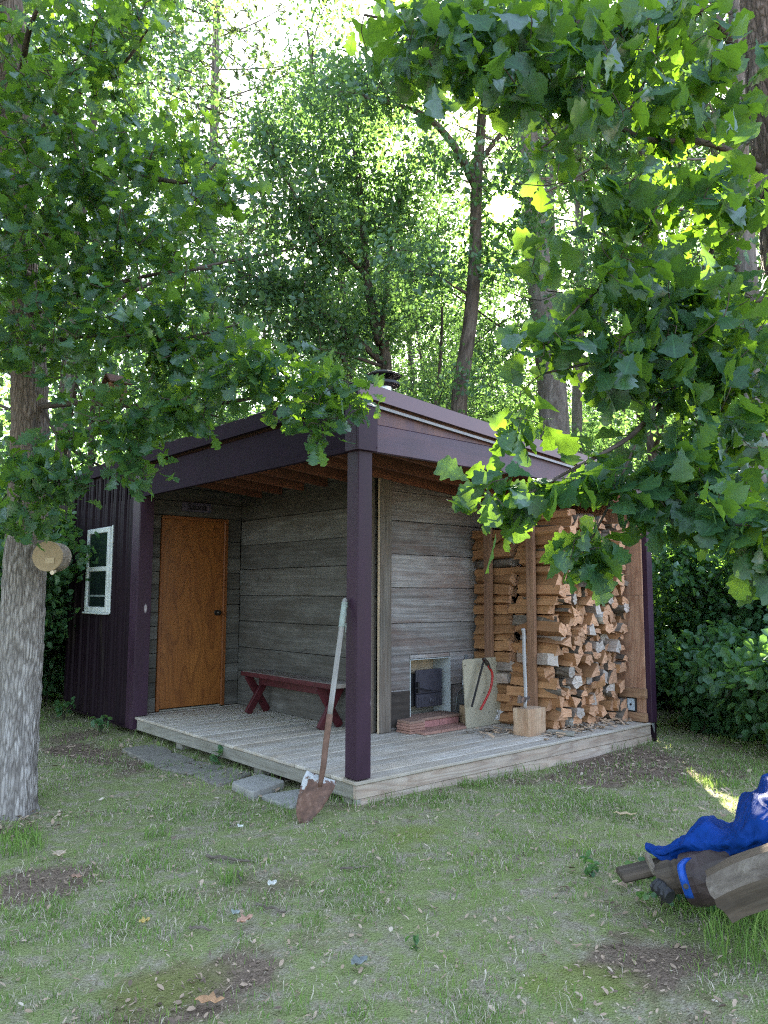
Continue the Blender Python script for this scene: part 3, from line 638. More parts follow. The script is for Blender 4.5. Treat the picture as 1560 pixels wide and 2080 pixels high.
# cardboard box of tools
cx0, cx1, cv0, cv1 = 2.20, 2.40, 1.03, 1.15
bx = thing('cardboard_box', 'torn cardboard box of odds and ends beside the hearth', 'box', (2.3, 1.09, 0))
card = paint('cardboard', (.33, .235, .15), .15, .85, .1, 12, .15); d = MB(); H = .17
for lo, hi in (((cx0, cv0, .002), (cx0+.004, cv1, H)), ((cx1-.004, cv0, .002), (cx1, cv1, H-.02)), ((cx0+.005, cv0, .002), (cx1-.005, cv0+.004, H)), ((cx0+.005, cv1-.004, .002), (cx1-.005, cv1, H)), ((cx0+.005, cv0+.005, .002), (cx1-.005, cv1-.005, .006))): box(d, lo, hi, 0, None, .0015, jit=.004)
P(d, 'carton', card, bx)
d = MB(); box(d, (cx0+.005, cv0-.012, .10), (cx0+.10, cv0-.006, H+.004), 0, None, .002, R=rotm('X', .22), jit=.006); P(d, 'flap', card, bx)
d = MB(); box(d, (cx0+.115, cv0-.016, .105), (cx1+.002, cv0-.01, H+.01), 0, None, .002, R=rotm('X', .3), jit=.004); P(d, 'flap', flat('white_flap', (.6, .6, .6), .6), bx, label='grey white printed flap')
d = MB(); tube(d, [(2.27, 1.08, .12), (2.235, 1.06, .20), (2.225, 1.055, .225)], [.008, .008, .006], 8); P(d, 'brush_handle', M['black'], bx)
d = MB(); lathe(d, (2.272, 1.07, .175), (-.3, -.2, .6), [(0, .012), (.03, .012)], 8); P(d, 'red_tag', flat('red_plastic', (.5, .03, .03), .4), bx)
# galvanised ash shovel
bq = on(936, 1432, 1, 1.18); tq = on(947.5, 1330, 1, 1.225)
ash = thing('ash_shovel', 'galvanised steel ash shovel standing in the cardboard box', 'shovel', tuple(bq))
ax2 = (tq-bq)/np.linalg.norm(tq-bq); L2 = np.linalg.norm(tq-bq); sx2 = np.array([1., 0, 0])-ax2*ax2[0]; sx2 /= np.linalg.norm(sx2); sn2 = np.cross(sx2, ax2)
d = MB(); V = []; rows = [(-.06, .085), (.05, .085), (.10, .078), (.14, .045), (.19, .017)]; nx = 9
for zz, hw in rows:
    for i in range(nx):
        s = -1+2*i/(nx-1); V.append(bq+ax2*zz+sx2*s*hw+sn2*(.018*abs(s)**3))
d.add(np.array(V), [(i*nx+j, i*nx+j+1, (i+1)*nx+j+1, (i+1)*nx+j) for i in range(len(rows)-1) for j in range(nx-1)]); o = P(d, 'blade', M['galv'], ash, smooth=True); sm = o.modifiers.new('thickness', 'SOLIDIFY'); sm.thickness = .003
d = MB(); tube(d, [bq+ax2*.15, bq+ax2*.2, bq+ax2*.25, tq], [.010, .014, .016, .016], 12); P(d, 'handle', M['galv'], ash, smooth=True)
# cream heat shield panel leaning on the rack post
pl = .885; A = on(943, 1334, 1, pl+.04); B = on(1018, 1341, 1, pl+.04)
pw0, pw1, ph = A[0], B[0], (A[2]+B[2])/2
d = MB(); r_ = .02; W_ = pw1-pw0; c_ = [(0, 0), (W_, 0), (W_, ph-r_), (W_-.006, ph-.006), (W_-r_, ph), (r_, ph), (.006, ph-.006), (0, ph-r_)]
prism(d, c_, (pw0, pl+.022, .002), (1, 0, 0), (0, .065, 1), .012)
for x, z in ((.02, ph-.05), (W_*.55, ph-.03), (W_*.6, .12), (W_*.5, .3)): lathe(d, (pw0+x, pl+.013+z*.065, z), (0, -1, 0), [(0, .006), (.002, .006)], 8, 1)
solo(d, 'heat_shield_panel', [paint('cream_panel', (.36, .33, .25), .08, .6, .03, 8, .3, None, 0, (1, 1, 1), ((.28, .25, .19), 4, .62)), M['black']], 'cream board with rounded corners leaning in front of the firewood', 'board', base=((pw0+pw1)/2, pl, 0))
# bow saw
sv = pl-.03
k0 = on(983, 1340, 1, sv); k1 = on(958, 1436, 1, sv); k2 = on(1000, 1370, 1, sv); k3 = on(996, 1400, 1, sv); k4 = on(980, 1434, 1, sv)
saw = thing('bow_saw', 'red framed bow saw hooked over the cream board', 'saw', tuple(k4))
d = MB(); tube(d, smooth_pts([k0, k0+(k2-k0)*.5+np.array([.01, 0, .0]), k2, k3, k4, k4+np.array([-.03, 0, -.03])], 24), .0115, 10); P(d, 'bow', paint('red_tube', (.33, .022, .02), .12, .4, .05), saw, smooth=True)
d = MB(); bar(d, k0, k1, .002, .026, (1, 0, 0)); n = 26
for i in range(n):
    p = k0+(k1-k0)*(i+.5)/n; q = np.cross((k1-k0)/np.linalg.norm(k1-k0), [0, 1, 0]); d.add([p+q*.012+(k1-k0)*.4/n, p+q*.012-(k1-k0)*.4/n, p+q*.02, p+q*.012+np.array([0, .001, 0])], [(0, 1, 2), (0, 2, 3), (1, 3, 2)])
P(d, 'blade', M['black'], saw)
d = MB(); bar(d, k0+np.array([-.012, 0, .012]), k0+np.array([.05, 0, -.055]), .02, .03, (0, 1, 0)); tube(d, smooth_pts([k0+np.array([.01, -.01, .01]), k0+np.array([.05, -.015, -.03]), k0+np.array([.075, -.012, -.085]), k0+np.array([.06, -.01, -.06])], 10), .006, 6); P(d, 'tension_lever', flat('dark_lever', (.06, .05, .045), .4, .5), saw)
# spray bottle behind the block
c = on(1023, 1458, 2, .0); d = MB(); lathe(d, (c[0], .60, .001), (0, 0, 1), [(0, .036), (.01, .038), (.16, .038), (.18, .03), (.19, .014), (.215, .014)], 18)
solo(d, 'fuel_canister', paint('canister_paint', (.40, .46, .56), .1, .4), 'pale blue grey canister standing between the cream board and the block', 'canister', smooth=False)
# chopping block
bc = [np.array(p) for p in ((2.131, .446), (2.148, .281), (2.377, .271), (2.365, .44))]
hb = on(1071, 1442, 1, .281)[2]
d = MB(); V = []; Lr = 9
base = []
for i in range(4):
    p, q = bc[i], bc[(i+1) % 4]
    for t in (0.04, .25, .5, .75, .96): base.append(p+(q-p)*t)
base = np.array(base); nb = len(base); cen = base.mean(0)
for k in range(Lr):
    z = hb*k/(Lr-1); sc_ = 1+.012*math.sin(k*1.3)
    V += [(*(cen+(b-cen)*sc_+(rng.random(2)-.5)*.004), z+(.006*(rng.random()-.5) if k == Lr-1 else 0)) for b in base]
Fq = [(k*nb+i, k*nb+(i+1) % nb, (k+1)*nb+(i+1) % nb, (k+1)*nb+i) for k in range(Lr-1) for i in range(nb)]
V = np.array(V); G = V[:, [2, 0, 1]]; d.add(V, Fq, 0, G, .5); vt = V[-nb:]
d.add(np.concatenate([vt, [[*vt[:, :2].mean(0), hb-.003]]]), [(i, (i+1) % nb, nb) for i in range(nb)], 1, np.concatenate([vt, [[*vt[:, :2].mean(0), hb]]]))
M['endgrain'] = paint('end_grain', (.46, .33, .23), .2, .85, .25, 40, .15, None, 0, (1, 1, 1), ((.33, .22, .15), 9, .55))
solo(d, 'chopping_block', [wood('pale_split_log', [(.2, (.22, .14, .09)), (.5, (.40, .285, .195)), (.8, (.54, .43, .33))], (1.6, 34, 34), (.25, .11, .05), .55, (.98, 1.02), .8, .35), M['endgrain']], 'squared chopping block with an axe standing on it', 'chopping block')
# axe standing on the block, leaning on the rack post
ab = on(1066.5, 1440, 1, .36); atop = on(1062, 1277, 1, .40); am = on(1067.5, 1400, 1, .365); ah = on(1064.5, 1330, 1, .39)
ab[2] = hb+.002
axe = thing('axe', 'grey handled axe standing head down on the chopping block', 'axe', tuple(ab))
d = MB(); pts = smooth_pts([ab, am, ah, atop+np.array([.012, 0, -.05]), atop], 16); tube(d, pts, [.017]*11+[.0165, .017, .019, .021, .018], 10, flat_=.72, r=.3)
P(d, 'handle', wood('weathered_axe_handle', [(.2, (.2, .19, .19)), (.5, (.36, .35, .36)), (.8, (.5, .49, .5))], (1.5, 60, 60), None, 0, (.97, 1.03), .75, .3), axe, smooth=True)
hc = on(1065, 1420, 1, .362)
d = MB(); pr_ = [(-.075, -.030), (-.068, .038), (-.03, .022), (.0, .016), (.055, .021), (.06, -.02), (.0, -.018), (-.03, -.02)]
prism(d, pr_, hc, (1, 0, 0), (0, -.06, 1), .034); P(d, 'axe_head', paint('axe_steel', (.15, .12, .115), .3, .4, .1, 20, .5, None, .6, (1, 1, 1), ((.42, .26, .2), 9, .5)), axe)
# birch bark scrap, loose boards on the deck
bk = on(1022, 1470, 2, .0); d = MB(); n = 9; V = []
for i in range(n):
    for j in range(n):
        s, t = i/(n-1)-.5, j/(n-1)-.5
        V.append((bk[0]+s*.16+.02*vnoise(s*6, t*6)+t*.05, bk[1]+.03-.02*math.cos(t*3)+.02*vnoise(t*7+3, s*5), .005+(t+.5)*.13+.03*math.sin(s*5)*(t+.5)+.03*vnoise(s*9+2, t*9)))
V = np.array(V); d.add(V, [(i*n+j, (i+1)*n+j, (i+1)*n+j+1, i*n+j+1) for i in range(n-1) for j in range(n-1) if (i+j) % 13 != 5])
o = solo(d, 'birch_bark', paint('birch_bark', (.62, .62, .62), .18, .7, .3, 18, .2, None, 0, (1, 1, 1), ((.25, .17, .13), 10, .6)), 'curled white birch bark scrap beside the chopping block', 'bark'); sm = o.modifiers.new('thickness', 'SOLIDIFY'); sm.thickness = .003
q0 = on(1112, 1491, 2, .0); q1 = on(1171, 1496, 2, .0); d = MB(); bar(d, q0+[0, .0, .021], q1+[0, .02, .021], .07, .036, r=.3, bevel=.004); solo(d, 'loose_board', M['skirtgrey'], 'short grey green board lying flat at the foot of the block', 'board')
# ------------------------------------------------------------------ firewood
def splitmat(name, stops, patch): return wood(name, stops, (2.2, 42, 42), patch, .45, (.72, 1.18), .8, .4, 0, objrand=True)
split = splitmat('split_oak', [(.2, (.14, .06, .027)), (.45, (.32, .165, .077)), (.7, (.44, .25, .13)), (.9, (.53, .33, .19))], (.27, .12, .06))
splitg = splitmat('split_grey', [(.2, (.16, .12, .10)), (.5, (.31, .26, .23)), (.85, (.46, .41, .38))], (.3, .18, .12))
def endmat(name, c):
    m, nt, bs, _ = newmat(name); g = gco(nt, (10, 10, 10)); n = noise(nt, g, 2.2, 5, .65); c = np.array(c)
    w = node(nt, 'ShaderNodeTexWave', {'Vector': g, 'Scale': 2.2, 'Distortion': 2.5, 'Detail': 2}, wave_type='RINGS')
    col = mixc(nt, n, tuple(c*.7), tuple(np.minimum(c*1.22, 1))); col = mixc(nt, mth(nt, 'MULTIPLY', w.outputs['Fac'], .3), col, tuple(c*.6))
    rn = node(nt, 'ShaderNodeObjectInfo').outputs['Random']
    v = node(nt, 'ShaderNodeMapRange', {'Value': mth(nt, 'FRACT', mth(nt, 'MULTIPLY', rn, 7.3)), 'To Min': .72, 'To Max': 1.15}).outputs[0]
    col = mixc(nt, 1.0, col, node(nt, 'ShaderNodeCombineColor', {0: v, 1: v, 2: v}).outputs[0], 'MULTIPLY')
    nt.links.new(col, bs.inputs['Base Color']); bs.inputs['Roughness'].default_value = .85; nt.links.new(bump(nt, n, .5, .006), bs.inputs['Normal']); return m
endw = endmat('cut_end', (.52, .295, .178)); endg = endmat('grey_cut_end', (.46, .40, .36))
def barkmat(name, dark, mid, light, sc=(7, 26, 26), b=1.0):
    m, nt, bs, _ = newmat(name); n = noise(nt, gco(nt, sc), 1.0, 6, .65, .5); n2 = noise(nt, gco(nt, (1.5, 3, 3)), 1.2, 3)
    c = ramp(nt, n, [(.3, dark), (.5, mid), (.72, light)]).outputs[0]; c = mixc(nt, ramp(nt, n2, [(.4, 0.0), (.7, .5)]), c, tuple(np.array(mid)*.8))
    nt.links.new(c, bs.inputs['Base Color']); bs.inputs['Roughness'].default_value = .9; bs.inputs['Specular IOR Level'].default_value = .15; nt.links.new(bump(nt, n, b, .02), bs.inputs['Normal']); return m
bark = barkmat('log_bark', (.045, .035, .028), (.14, .115, .095), (.27, .235, .2)); birch = barkmat('birch_skin', (.16, .13, .11), (.62, .6, .57), (.76, .75, .73), (30, 4, 4), .2)
def arc(c, r, a0, a1, n): return [(c[0]+r*math.cos(math.radians(a0+(a1-a0)*i/n)), c[1]+r*math.sin(math.radians(a0+(a1-a0)*i/n))) for i in range(n+1)]
SECT = [
    ([(-.5, -.5), (.5, -.42), (.08, .5)], [0, 0, 0], 'up'), ([(-.5, .42), (-.05, -.5), (.5, .5)], [0, 0, 0], 'down'),
    ([(-.5, -.48), (.46, -.5), (.5, .1), (-.1, .5)], [0, 0, 0, 0], 'box'), ([(-.5, -.1), (.0, -.5), (.5, -.2), (.4, .4), (-.3, .5)], [0, 0, 0, 0, 0], 'box'),
    (arc((-.5, -.5), 1.0, 0, 90, 6)+[(-.5, -.5)], [2]*6+[0, 0], 'box'), (arc((0, -.35), .5, 0, 180, 8), [2]*8+[0], 'up'),
    (arc((0, .35), .5, 180, 360, 8), [2]*8+[0], 'down'), ([(-.5, -.3), (.4, -.5), (.5, .3), (-.4, .5)], [0, 0, 0, 0], 'box'),
    (arc((.5, -.5), 1.0, 90, 180, 6)+[(.5, -.5)], [2]*6+[0, 0], 'box'), ([(-.45, -.5), (.5, -.25), (.35, .5), (-.5, .15)], [0, 2, 0, 0], 'box'),
    (arc((0, 0), .5, 0, 324, 9), [2]*10, 'box'), ([(-.5, -.2), (.1, -.5), (.5, .5)], [0, 0, 2], 'down'), ([(-.5, -.5), (.5, -.5), (.3, .5)], [0, 2, 0], 'up'),
    ([(-.5, -.5), (.5, -.35), (.45, .38), (.1, .5), (-.42, .3)], [0, 0, 0, 2, 0], 'box')]
def logmesh(i, mats):
    poly, flag, _ = SECT[i]; pts, fl = [], []
    for k, (p, f) in enumerate(zip(poly, flag)):
        q = poly[(k+1) % len(poly)]; m = 2 if (f == 2 and len(poly) > 6) else 4
        for j in range(m): pts.append(np.array(p)+(np.array(q)-np.array(p))*j/m); fl.append(f)
    pts = np.array(pts); n = len(pts); K = 9; mb = MB(); V, G = [], []
    ph = rng.random(6)*50; c0 = pts.mean(0)
    jag0, jag1 = (rng.random(n)-.5)*.03, (rng.random(n)-.5)*.03
    sl = (rng.random(2)-.5)*.05
    for k in range(K):
        x = k/(K-1)-.5; a = np.arctan2(pts[:, 1], pts[:, 0])
        wob = .09*(vnoise(a*1.3+ph[0], np.full(n, x*5+ph[1]))-.5)+.07*(vnoise(a*4+ph[2], np.full(n, x*2+ph[3]))-.5)
        cen = np.array([vnoise(x*3+ph[4], 0)-.5, vnoise(x*3+ph[5], 9)-.5])*.12
        Q = c0+(pts-c0)*(1+wob*1.3)[:, None]*(1-.05*abs(x))+cen
        xx = np.full(n, x)
        if k == 0: xx = xx+jag0+Q[:, 0]*sl[0]
        if k == K-1: xx = xx+jag1+Q[:, 0]*sl[1]
        V.append(np.c_[xx, Q]); G.append(np.c_[xx*.48, Q*.1]+ph[:3])
    Fq = [(k*n+j, k*n+(j+1) % n, (k+1)*n+(j+1) % n, (k+1)*n+j) for k in range(K-1) for j in range(n)]
    mb.add(np.concatenate(V), Fq, [fl[j] for k in range(K-1) for j in range(n)], np.concatenate(G), .5)
    for side, k in ((-1, 0), (1, K-1)):
        E_ = V[k]; c = E_.mean(0); mid_ = c+(E_-c)*.5; mid_[:, 0] += (rng.random(n)-.5)*.02; c = c+[(rng.random()-.5)*.025, 0, 0]
        W = np.concatenate([E_, mid_, [c]]); Fc = [(j, (j+1) % n, n+(j+1) % n, n+j) for j in range(n)]+[(n+j, n+(j+1) % n, 2*n) for j in range(n)]
        if side < 0: Fc = [f[::-1] for f in Fc]
        mb.add(W, Fc, 1, np.c_[W[:, 0]*.1, W[:, 1:]*.12]+ph[:3], .5)
    o = mb.build('firewood_log', mats); me = o.data; bpy.data.objects.remove(o); return me
LOGS = [[logmesh(i, [split, endw, bark]) for _ in range(2)] for i in range(len(SECT))]
LOGG = [logmesh(i, [splitg, endg, bark]) for i in (2, 3, 4, 7, 9, 10)]
LOGB = [logmesh(i, [split, endw, birch]) for i in (4, 10, 9)]
GRP = 'split firewood logs stacked in the shelter bay'
ORD = 'bottom second third fourth fifth sixth seventh eighth ninth tenth eleventh twelfth thirteenth fourteenth fifteenth sixteenth seventeenth eighteenth nineteenth twentieth twenty-first twenty-second twenty-third twenty-fourth'.split()
def put_log(me, c, L, w_, h_, yaw=0, roll=0, pitch=0, label='', flip=False):
    o = bpy.data.objects.new('firewood_log', me); COL.objects.link(o); o.location = c; o.scale = (L, w_, h_)
    o.rotation_euler = (roll, pitch, (math.pi/2 if not flip else -math.pi/2)+yaw)
    return tag(o, label, 'firewood', GRP)
UPS = [i for i, s in enumerate(SECT) if s[2] == 'up']; DNS = [i for i, s in enumerate(SECT) if s[2] == 'down']; BXS = [i for i, s in enumerate(SECT) if s[2] == 'box']
SHAPE = {0: 'three-sided', 1: 'upturned three-sided', 2: 'blocky', 3: 'five-sided', 4: 'quarter round', 5: 'half round', 6: 'upturned half round', 7: 'slab-like', 8: 'quarter round', 9: 'blocky', 10: 'unsplit round', 11: 'upturned wedge', 12: 'leaning wedge', 13: 'five-sided'}
rr = random.Random(5)
z = .004; k = 0
while z < 1.86:
    h = rr.uniform(.081, .110); uu = 2.475+rr.uniform(-.012, .02); j = 0; ue = 3.615-(.03 if z < .9 else 0)+rr.uniform(-.04, .02)
    if z > 1.78: uu += rr.uniform(.1, .3)
    last = None
    while uu < ue-.03:
        kind = rr.random()
        if last == 'up' and kind < .85: i = rr.choice(DNS)
        elif kind < .55: i = rr.choice(UPS)
        else: i = rr.choice([b for b in BXS if b != 10 or rr.random() < .4])
        s = SECT[i][2]; w_ = rr.choice([rr.uniform(.078, .112), rr.uniform(.10, .158)])
        if uu+w_ > ue: w_ = max(.06, ue-uu)
        x0 = uu-(w_*.38 if (s == 'down' and last == 'up') else 0)
        hh = h*rr.uniform(.94, 1.28); L = rr.uniform(.43, .52)
        vf = .265-.055*(z > .36)+.03*math.sin(z*3.1)-.02*(z < .3)+rr.gauss(0, .045) + (-.05 if rr.random() < .07 else 0)
        gy = rr.random()+(.06 if j == 0 else 0)
        if j == 0 and i in (4, 5, 6, 8, 10, 9): i = rr.choice([2, 3, 7, 0])
        if gy < .085: me = rr.choice(LOGG); look = 'weathered grey'
        elif gy < .115: me = rr.choice(LOGB); look = 'white barked'
        else: me = rr.choice(LOGS[i]); look = None
        yaw = rr.gauss(0, .07); roll = rr.gauss(0, .16); pit = rr.gauss(0, .02)
        if rr.random() < .06: yaw = rr.choice((-1, 1))*rr.uniform(.2, .35)
        lab = f"{look or SHAPE[i]} log, {ORD[j]} from the rack post in the {ORD[k]} course of cut ends" if j else f"{look or SHAPE[i]} log at the rack post end of the {ORD[k]} course of cut ends"
        put_log(me, (x0+w_/2, vf+L/2, z+hh/2), L, w_, hh, yaw, roll, pit, lab, rr.random() < .5)
        if j == 0 and z < 1.8:
            L2 = rr.uniform(.42, .5); i2 = rr.choice([2, 3, 7, 0, 2, 7, 11, 13]); me2 = rr.choice(LOGS[i2]) if rr.random() > .06 else rr.choice(LOGG)
            put_log(me2, (uu+w_*.55+rr.uniform(-.01, .015), 1.235-L2/2+rr.uniform(-.03, .0), z+h/2), L2, w_*1.15, h*1.08, rr.gauss(0, .03), rr.gauss(0, .12), rr.gauss(0, .03), f"log of the rear row against the plank wall, {ORD[k]} course up", rr.random() < .5)
        uu = max(uu, x0)+w_*(.62 if (s == 'up') else .93); last = s; j += 1
    z += h*.93; k += 1
# logs that lie out of line
q0, q1 = on(1240, 1172, 1, .21), on(1296, 1196, 1, .19)
d_ = q1-q0
o = put_log(LOGG[2], (q0+q1)/2, np.linalg.norm(d_), .035, .045, 0, .4, 0, 'grey bark-covered stick lying slantwise across the cut ends near the plywood'); o.rotation_euler = (0.3, math.asin(-d_[2]/np.linalg.norm(d_)), math.atan2(d_[1], d_[0]))
q = on(1215, 1390, 1, .20); o = put_log(LOGS[7][0], q, .16, .05, .075, 0, 0, 0, 'pale pinkish split face turned sideways low in the pile'); o.rotation_euler = (.35, -.08, .05)
q0, q1 = on(960, 1133, 0, 2.455), on(1018, 1085, 0, 2.455); d_ = q1-q0
o = put_log(LOGS[9][1], (q0+q1)/2+[.0, 0, 0], np.linalg.norm(d_)+.05, .05, .065, 0, 0, 0, 'split log propped diagonally behind the rear rack post'); o.rotation_euler = (0, math.asin(-d_[2]/np.linalg.norm(d_)), math.atan2(d_[1], d_[0])); o.location.x += .035
for n_, (u_, yw, lab) in enumerate(((2.75, .3, 'loose log on top of the stack nearest the front rack post'), (2.95, -.4, 'loose log on top of the middle of the stack'), (3.15, .15, 'long weathered log on top of the stack under the roof beam'), (3.4, -.2, 'loose log on top of the stack beside the plywood'))):
    put_log((LOGG if n_ == 2 else LOGS[n_+2])[0], (u_, .52, z+.05), .48, .11, .1, yw+(.9 if n_ == 2 else 0), .2, .05, lab)
# chips and bark on the deck below the pile
mb = MB()
for i in range(260):
    if i < 170: u_, v_ = rr.uniform(2.6, 3.55), rr.gauss(.18, .05)
    elif i < 215: u_, v_ = rr.gauss(2.45, .14), rr.gauss(.16, .06)
    else: u_, v_ = rr.gauss(2.05, .1), rr.gauss(.62, .1)
    if v_ < .03: continue
    L, w_ = rr.uniform(.02, .09), rr.uniform(.006, .025)
    a_ = rr.uniform(0, 3.14); zz = .004+abs(rr.gauss(0, .012))
    if i < 170 and v_ > .2: zz += .02
    R = rotm('Z', a_) @ rotm('Y', rr.gauss(0, .15)) @ rotm('X', rr.gauss(0, .3))
    box(mb, (u_-L/2, v_-w_/2, zz), (u_+L/2, v_+w_/2, zz+rr.uniform(.003, .010)), 0, None, .001, rr.choice([0, 0, 0, 1, 2]), R)
tag(mb.build('wood_chips', [M['endgrain'], M['pale'], bark]), 'scattered wood chips and bark scraps on the deck below the log pile', 'wood chips', kind='stuff')
# ------------------------------------------------------------------ ground
def g2(px, py): return on(px, py, 2, -.18)[:2]
MULCH = [(g2(190, 1525), .55, .5), (g2(120, 1500), .5, .4), (g2(300, 1540), .35, .3), (g2(1230, 1545), .55, .45), (g2(1400, 1560), .7, .6), (g2(1150, 1565), .3, .3), (g2(1450, 1440), .8, .5), (g2(60, 1800), .35, .3), (g2(1330, 1935), .35, .28), (g2(330, 2010), .35, .25), (g2(1180, 1560), .4, .3), (g2(600, 1570), .25, .25), (g2(40, 1680), .25, .2)]
MOSS = [(g2(1230, 1995), .22, .16), (g2(1120, 1990), .15, .12), (g2(830, 1700), .3, .2), (g2(330, 2000), .3, .2)]
def blob(x, y, L):
    s = 0
    for c, a, b in L: s = s+np.exp(-(((x-c[0])/a)**2+((y-c[1])/b)**2))
    return np.minimum(s, 1)
def hgt(x, y):
    return -.182+.02*(fbm(x*.9+5, y*.9+3, 3)-.5)+.012*(fbm(x*5, y*5, 2)-.5)-.02*blob(x, y, MULCH)+.035*np.exp(-((x-.3)**2+(y+.15)**2)/.5)*(y < .3) + .9*np.clip((np.hypot(x, y)-16)/40, 0, 1)**2
def soil(x, y): return np.clip(.85*blob(x, y, MULCH)*(.35+1.3*fbm(x*2.2+9, y*2.2, 3))+2.2*(fbm(x*1.5+40, y*1.5+11, 4)-.56)+.8*(np.hypot(x-1, y-1) > 7), 0, 1)
ax_ = np.concatenate([-np.geomspace(5, 300, 24)[::-1], np.arange(-4.9, 9, .07), np.geomspace(9.1, 300, 24)])
ay_ = np.concatenate([-np.geomspace(5, 300, 24)[::-1], np.arange(-4.9, 9, .07), np.geomspace(9.1, 300, 24)])
X, Y = np.meshgrid(ax_, ay_, indexing='ij'); Z = hgt(X, Y); nx, ny = X.shape
I = np.arange(nx*ny).reshape(nx, ny); Q = np.stack([I[:-1, :-1], I[1:, :-1], I[1:, 1:], I[:-1, 1:]], -1).reshape(-1, 4)
def groundmat():
    m, nt, bs, _ = newmat('forest_lawn'); t = node(nt, 'ShaderNodeTexCoord').outputs['Object']
    f = noise(nt, t, 55, 6, .7); f2 = noise(nt, t, 9, 5, .65); vo = node(nt, 'ShaderNodeTexVoronoi', {'Vector': t, 'Scale': 95}); 
    so_ = attr(nt, 'soil'); mo = attr(nt, 'moss')
    lit = mixc(nt, vo.outputs['Color'], (.17, .135, .105), (.56, .49, .41)); lit = mixc(nt, ramp(nt, f, [(.35, 0.0), (.65, 1.0)]), lit, (.27, .225, .175))
    grn = mixc(nt, f, (.13, .18, .055), (.29, .335, .12)); lawn = mixc(nt, ramp(nt, f2, [(.36, .15), (.56, .85)]), lit, grn)
    dirt = mixc(nt, ramp(nt, f, [(.3, 0.0), (.7, 1.0)]), (.10, .073, .055), (.28, .21, .16))
    dirt = mixc(nt, ramp(nt, vo.outputs['Distance'], [(.1, .5), (.35, 0.0)]), dirt, (.2, .15, .11))
    c = mixc(nt, ramp(nt, mth(nt, 'ADD', so_, mth(nt, 'MULTIPLY', mth(nt, 'SUBTRACT', f2, .5), .9)), [(.3, 0.0), (.6, 1.0)]), lawn, dirt)
    c = mixc(nt, ramp(nt, mth(nt, 'MULTIPLY', mo, mth(nt, 'ADD', f2, .5)), [(.35, 0.0), (.8, .6)]), c, (.19, .23, .05))
    nt.links.new(c, bs.inputs['Base Color']); bs.inputs['Roughness'].default_value = .95; bs.inputs['Specular IOR Level'].default_value = .1
    nt.links.new(bump(nt, mth(nt, 'ADD', f, vo.outputs['Distance']), .8, .02), bs.inputs['Normal']); return m
go = fast('ground', np.c_[X.ravel(), Y.ravel(), Z.ravel()], Q, groundmat(), None, None, {'soil': soil(X, Y).ravel(), 'moss': blob(X, Y, MOSS).ravel()}, True)
tag(go, kind='structure')
# sample points of the lawn in the wedge the camera side looks over
def lawn_pts(n, dmin=1.6, dmax=11, power=1.4):
    a = YAW+(rng.random(n)-.5)*1.15; r = dmin+(dmax-dmin)*rng.random(n)**power
    x, y = CAM[0]+np.cos(a)*r, CAM[1]+np.sin(a)*r
    ok = ~((x > -.005) & (y > -.005) & (x < 3.75) & (y < V2+.1)); return x[ok], y[ok], r[ok]
STONES = []
def grassmat():
    m, nt, bs, out = newmat('grass_blades'); nt.nodes.remove(bs); r = attr(nt, 'rnd')
    c = ramp(nt, r, [(0, (.38, .32, .25)), (.24, (.62, .55, .45)), (.27, (.08, .15, .042)), (.65, (.165, .285, .075)), (1, (.34, .43, .115))]).outputs[0]
    d_ = node(nt, 'ShaderNodeBsdfDiffuse', {'Color': c}); t_ = node(nt, 'ShaderNodeBsdfTranslucent', {'Color': mixc(nt, .5, c, (.25, .34, .05))})
    nt.links.new(node(nt, 'ShaderNodeMixShader', {0: .35, 1: d_.outputs[0], 2: t_.outputs[0]}).outputs[0], out.inputs['Surface']); return m
def blades(x, y, h, lean, w, rnd, dry):
    n = len(x); a = rng.random(n)*6.283; b = rng.random(n)*6.283
    z = hgt(x, y)-.004; L = np.stack([np.cos(a), np.sin(a)], 1); W = np.stack([-np.sin(b), np.cos(b)], 1)*w[:, None]
    V = np.zeros((n, 5, 3)); B = np.stack([x, y], 1)
    V[:, 0, :2] = B-W; V[:, 1, :2] = B+W; V[:, 0, 2] = V[:, 1, 2] = z
    m = B+L*(lean*h*.35)[:, None]; zz = z+h*np.sqrt(np.maximum(1-(lean*.6)**2, .05))*.6
    V[:, 2, :2] = m-W*.75; V[:, 3, :2] = m+W*.75; V[:, 2, 2] = V[:, 3, 2] = zz
    V[:, 4, :2] = B+L*(lean*h)[:, None]; V[:, 4, 2] = z+h*np.sqrt(np.maximum(1-lean**2, .02))*.95+.002
    i = np.arange(n)[:, None]*5; T = np.concatenate([i+[0, 1, 3], i+[0, 3, 2], i+[2, 3, 4]])
    return V.reshape(-1, 3), T, np.repeat(rnd, 5)
x, y, r = lawn_pts(620000, 1.6, 12, 1.2)
den = np.clip(1.6*(fbm(x*1.3+7, y*1.3+2, 4)-.30), .08, 1)*(1-.93*soil(x, y))
den *= np.where((x > 5.5), .3, 1)
tuft = .5*fbm(x*9+1, y*9+8, 2)+.5*fbm(x*3.3+4, y*3.3+2, 2); den *= np.clip(5*(tuft-.39), .09, 1.3)
keep = rng.random(len(x)) < den; x, y, r, tuft = x[keep], y[keep], r[keep], tuft[keep]; n = len(x)
edge = np.exp(-np.maximum(0, -y)/.12)*(x > -.1)*(x < 3.6)
h = (.018+.036*rng.random(n)**1.8)*(.7+.9*tuft)*(1+.9*edge); dry = rng.random(n) < .42
h[dry] *= 1.0; lean = np.where(dry, .75+.22*rng.random(n), .15+.65*rng.random(n))
rnd = np.where(dry, rng.random(n)*.24, .28+.72*np.clip(.25*rng.random(n)+.9*fbm(x*1.7, y*1.7, 3)-.1, 0, 1))
wd = (.0010+.0012*rng.random(n))*(1+np.maximum(r-3, 0)*.12)
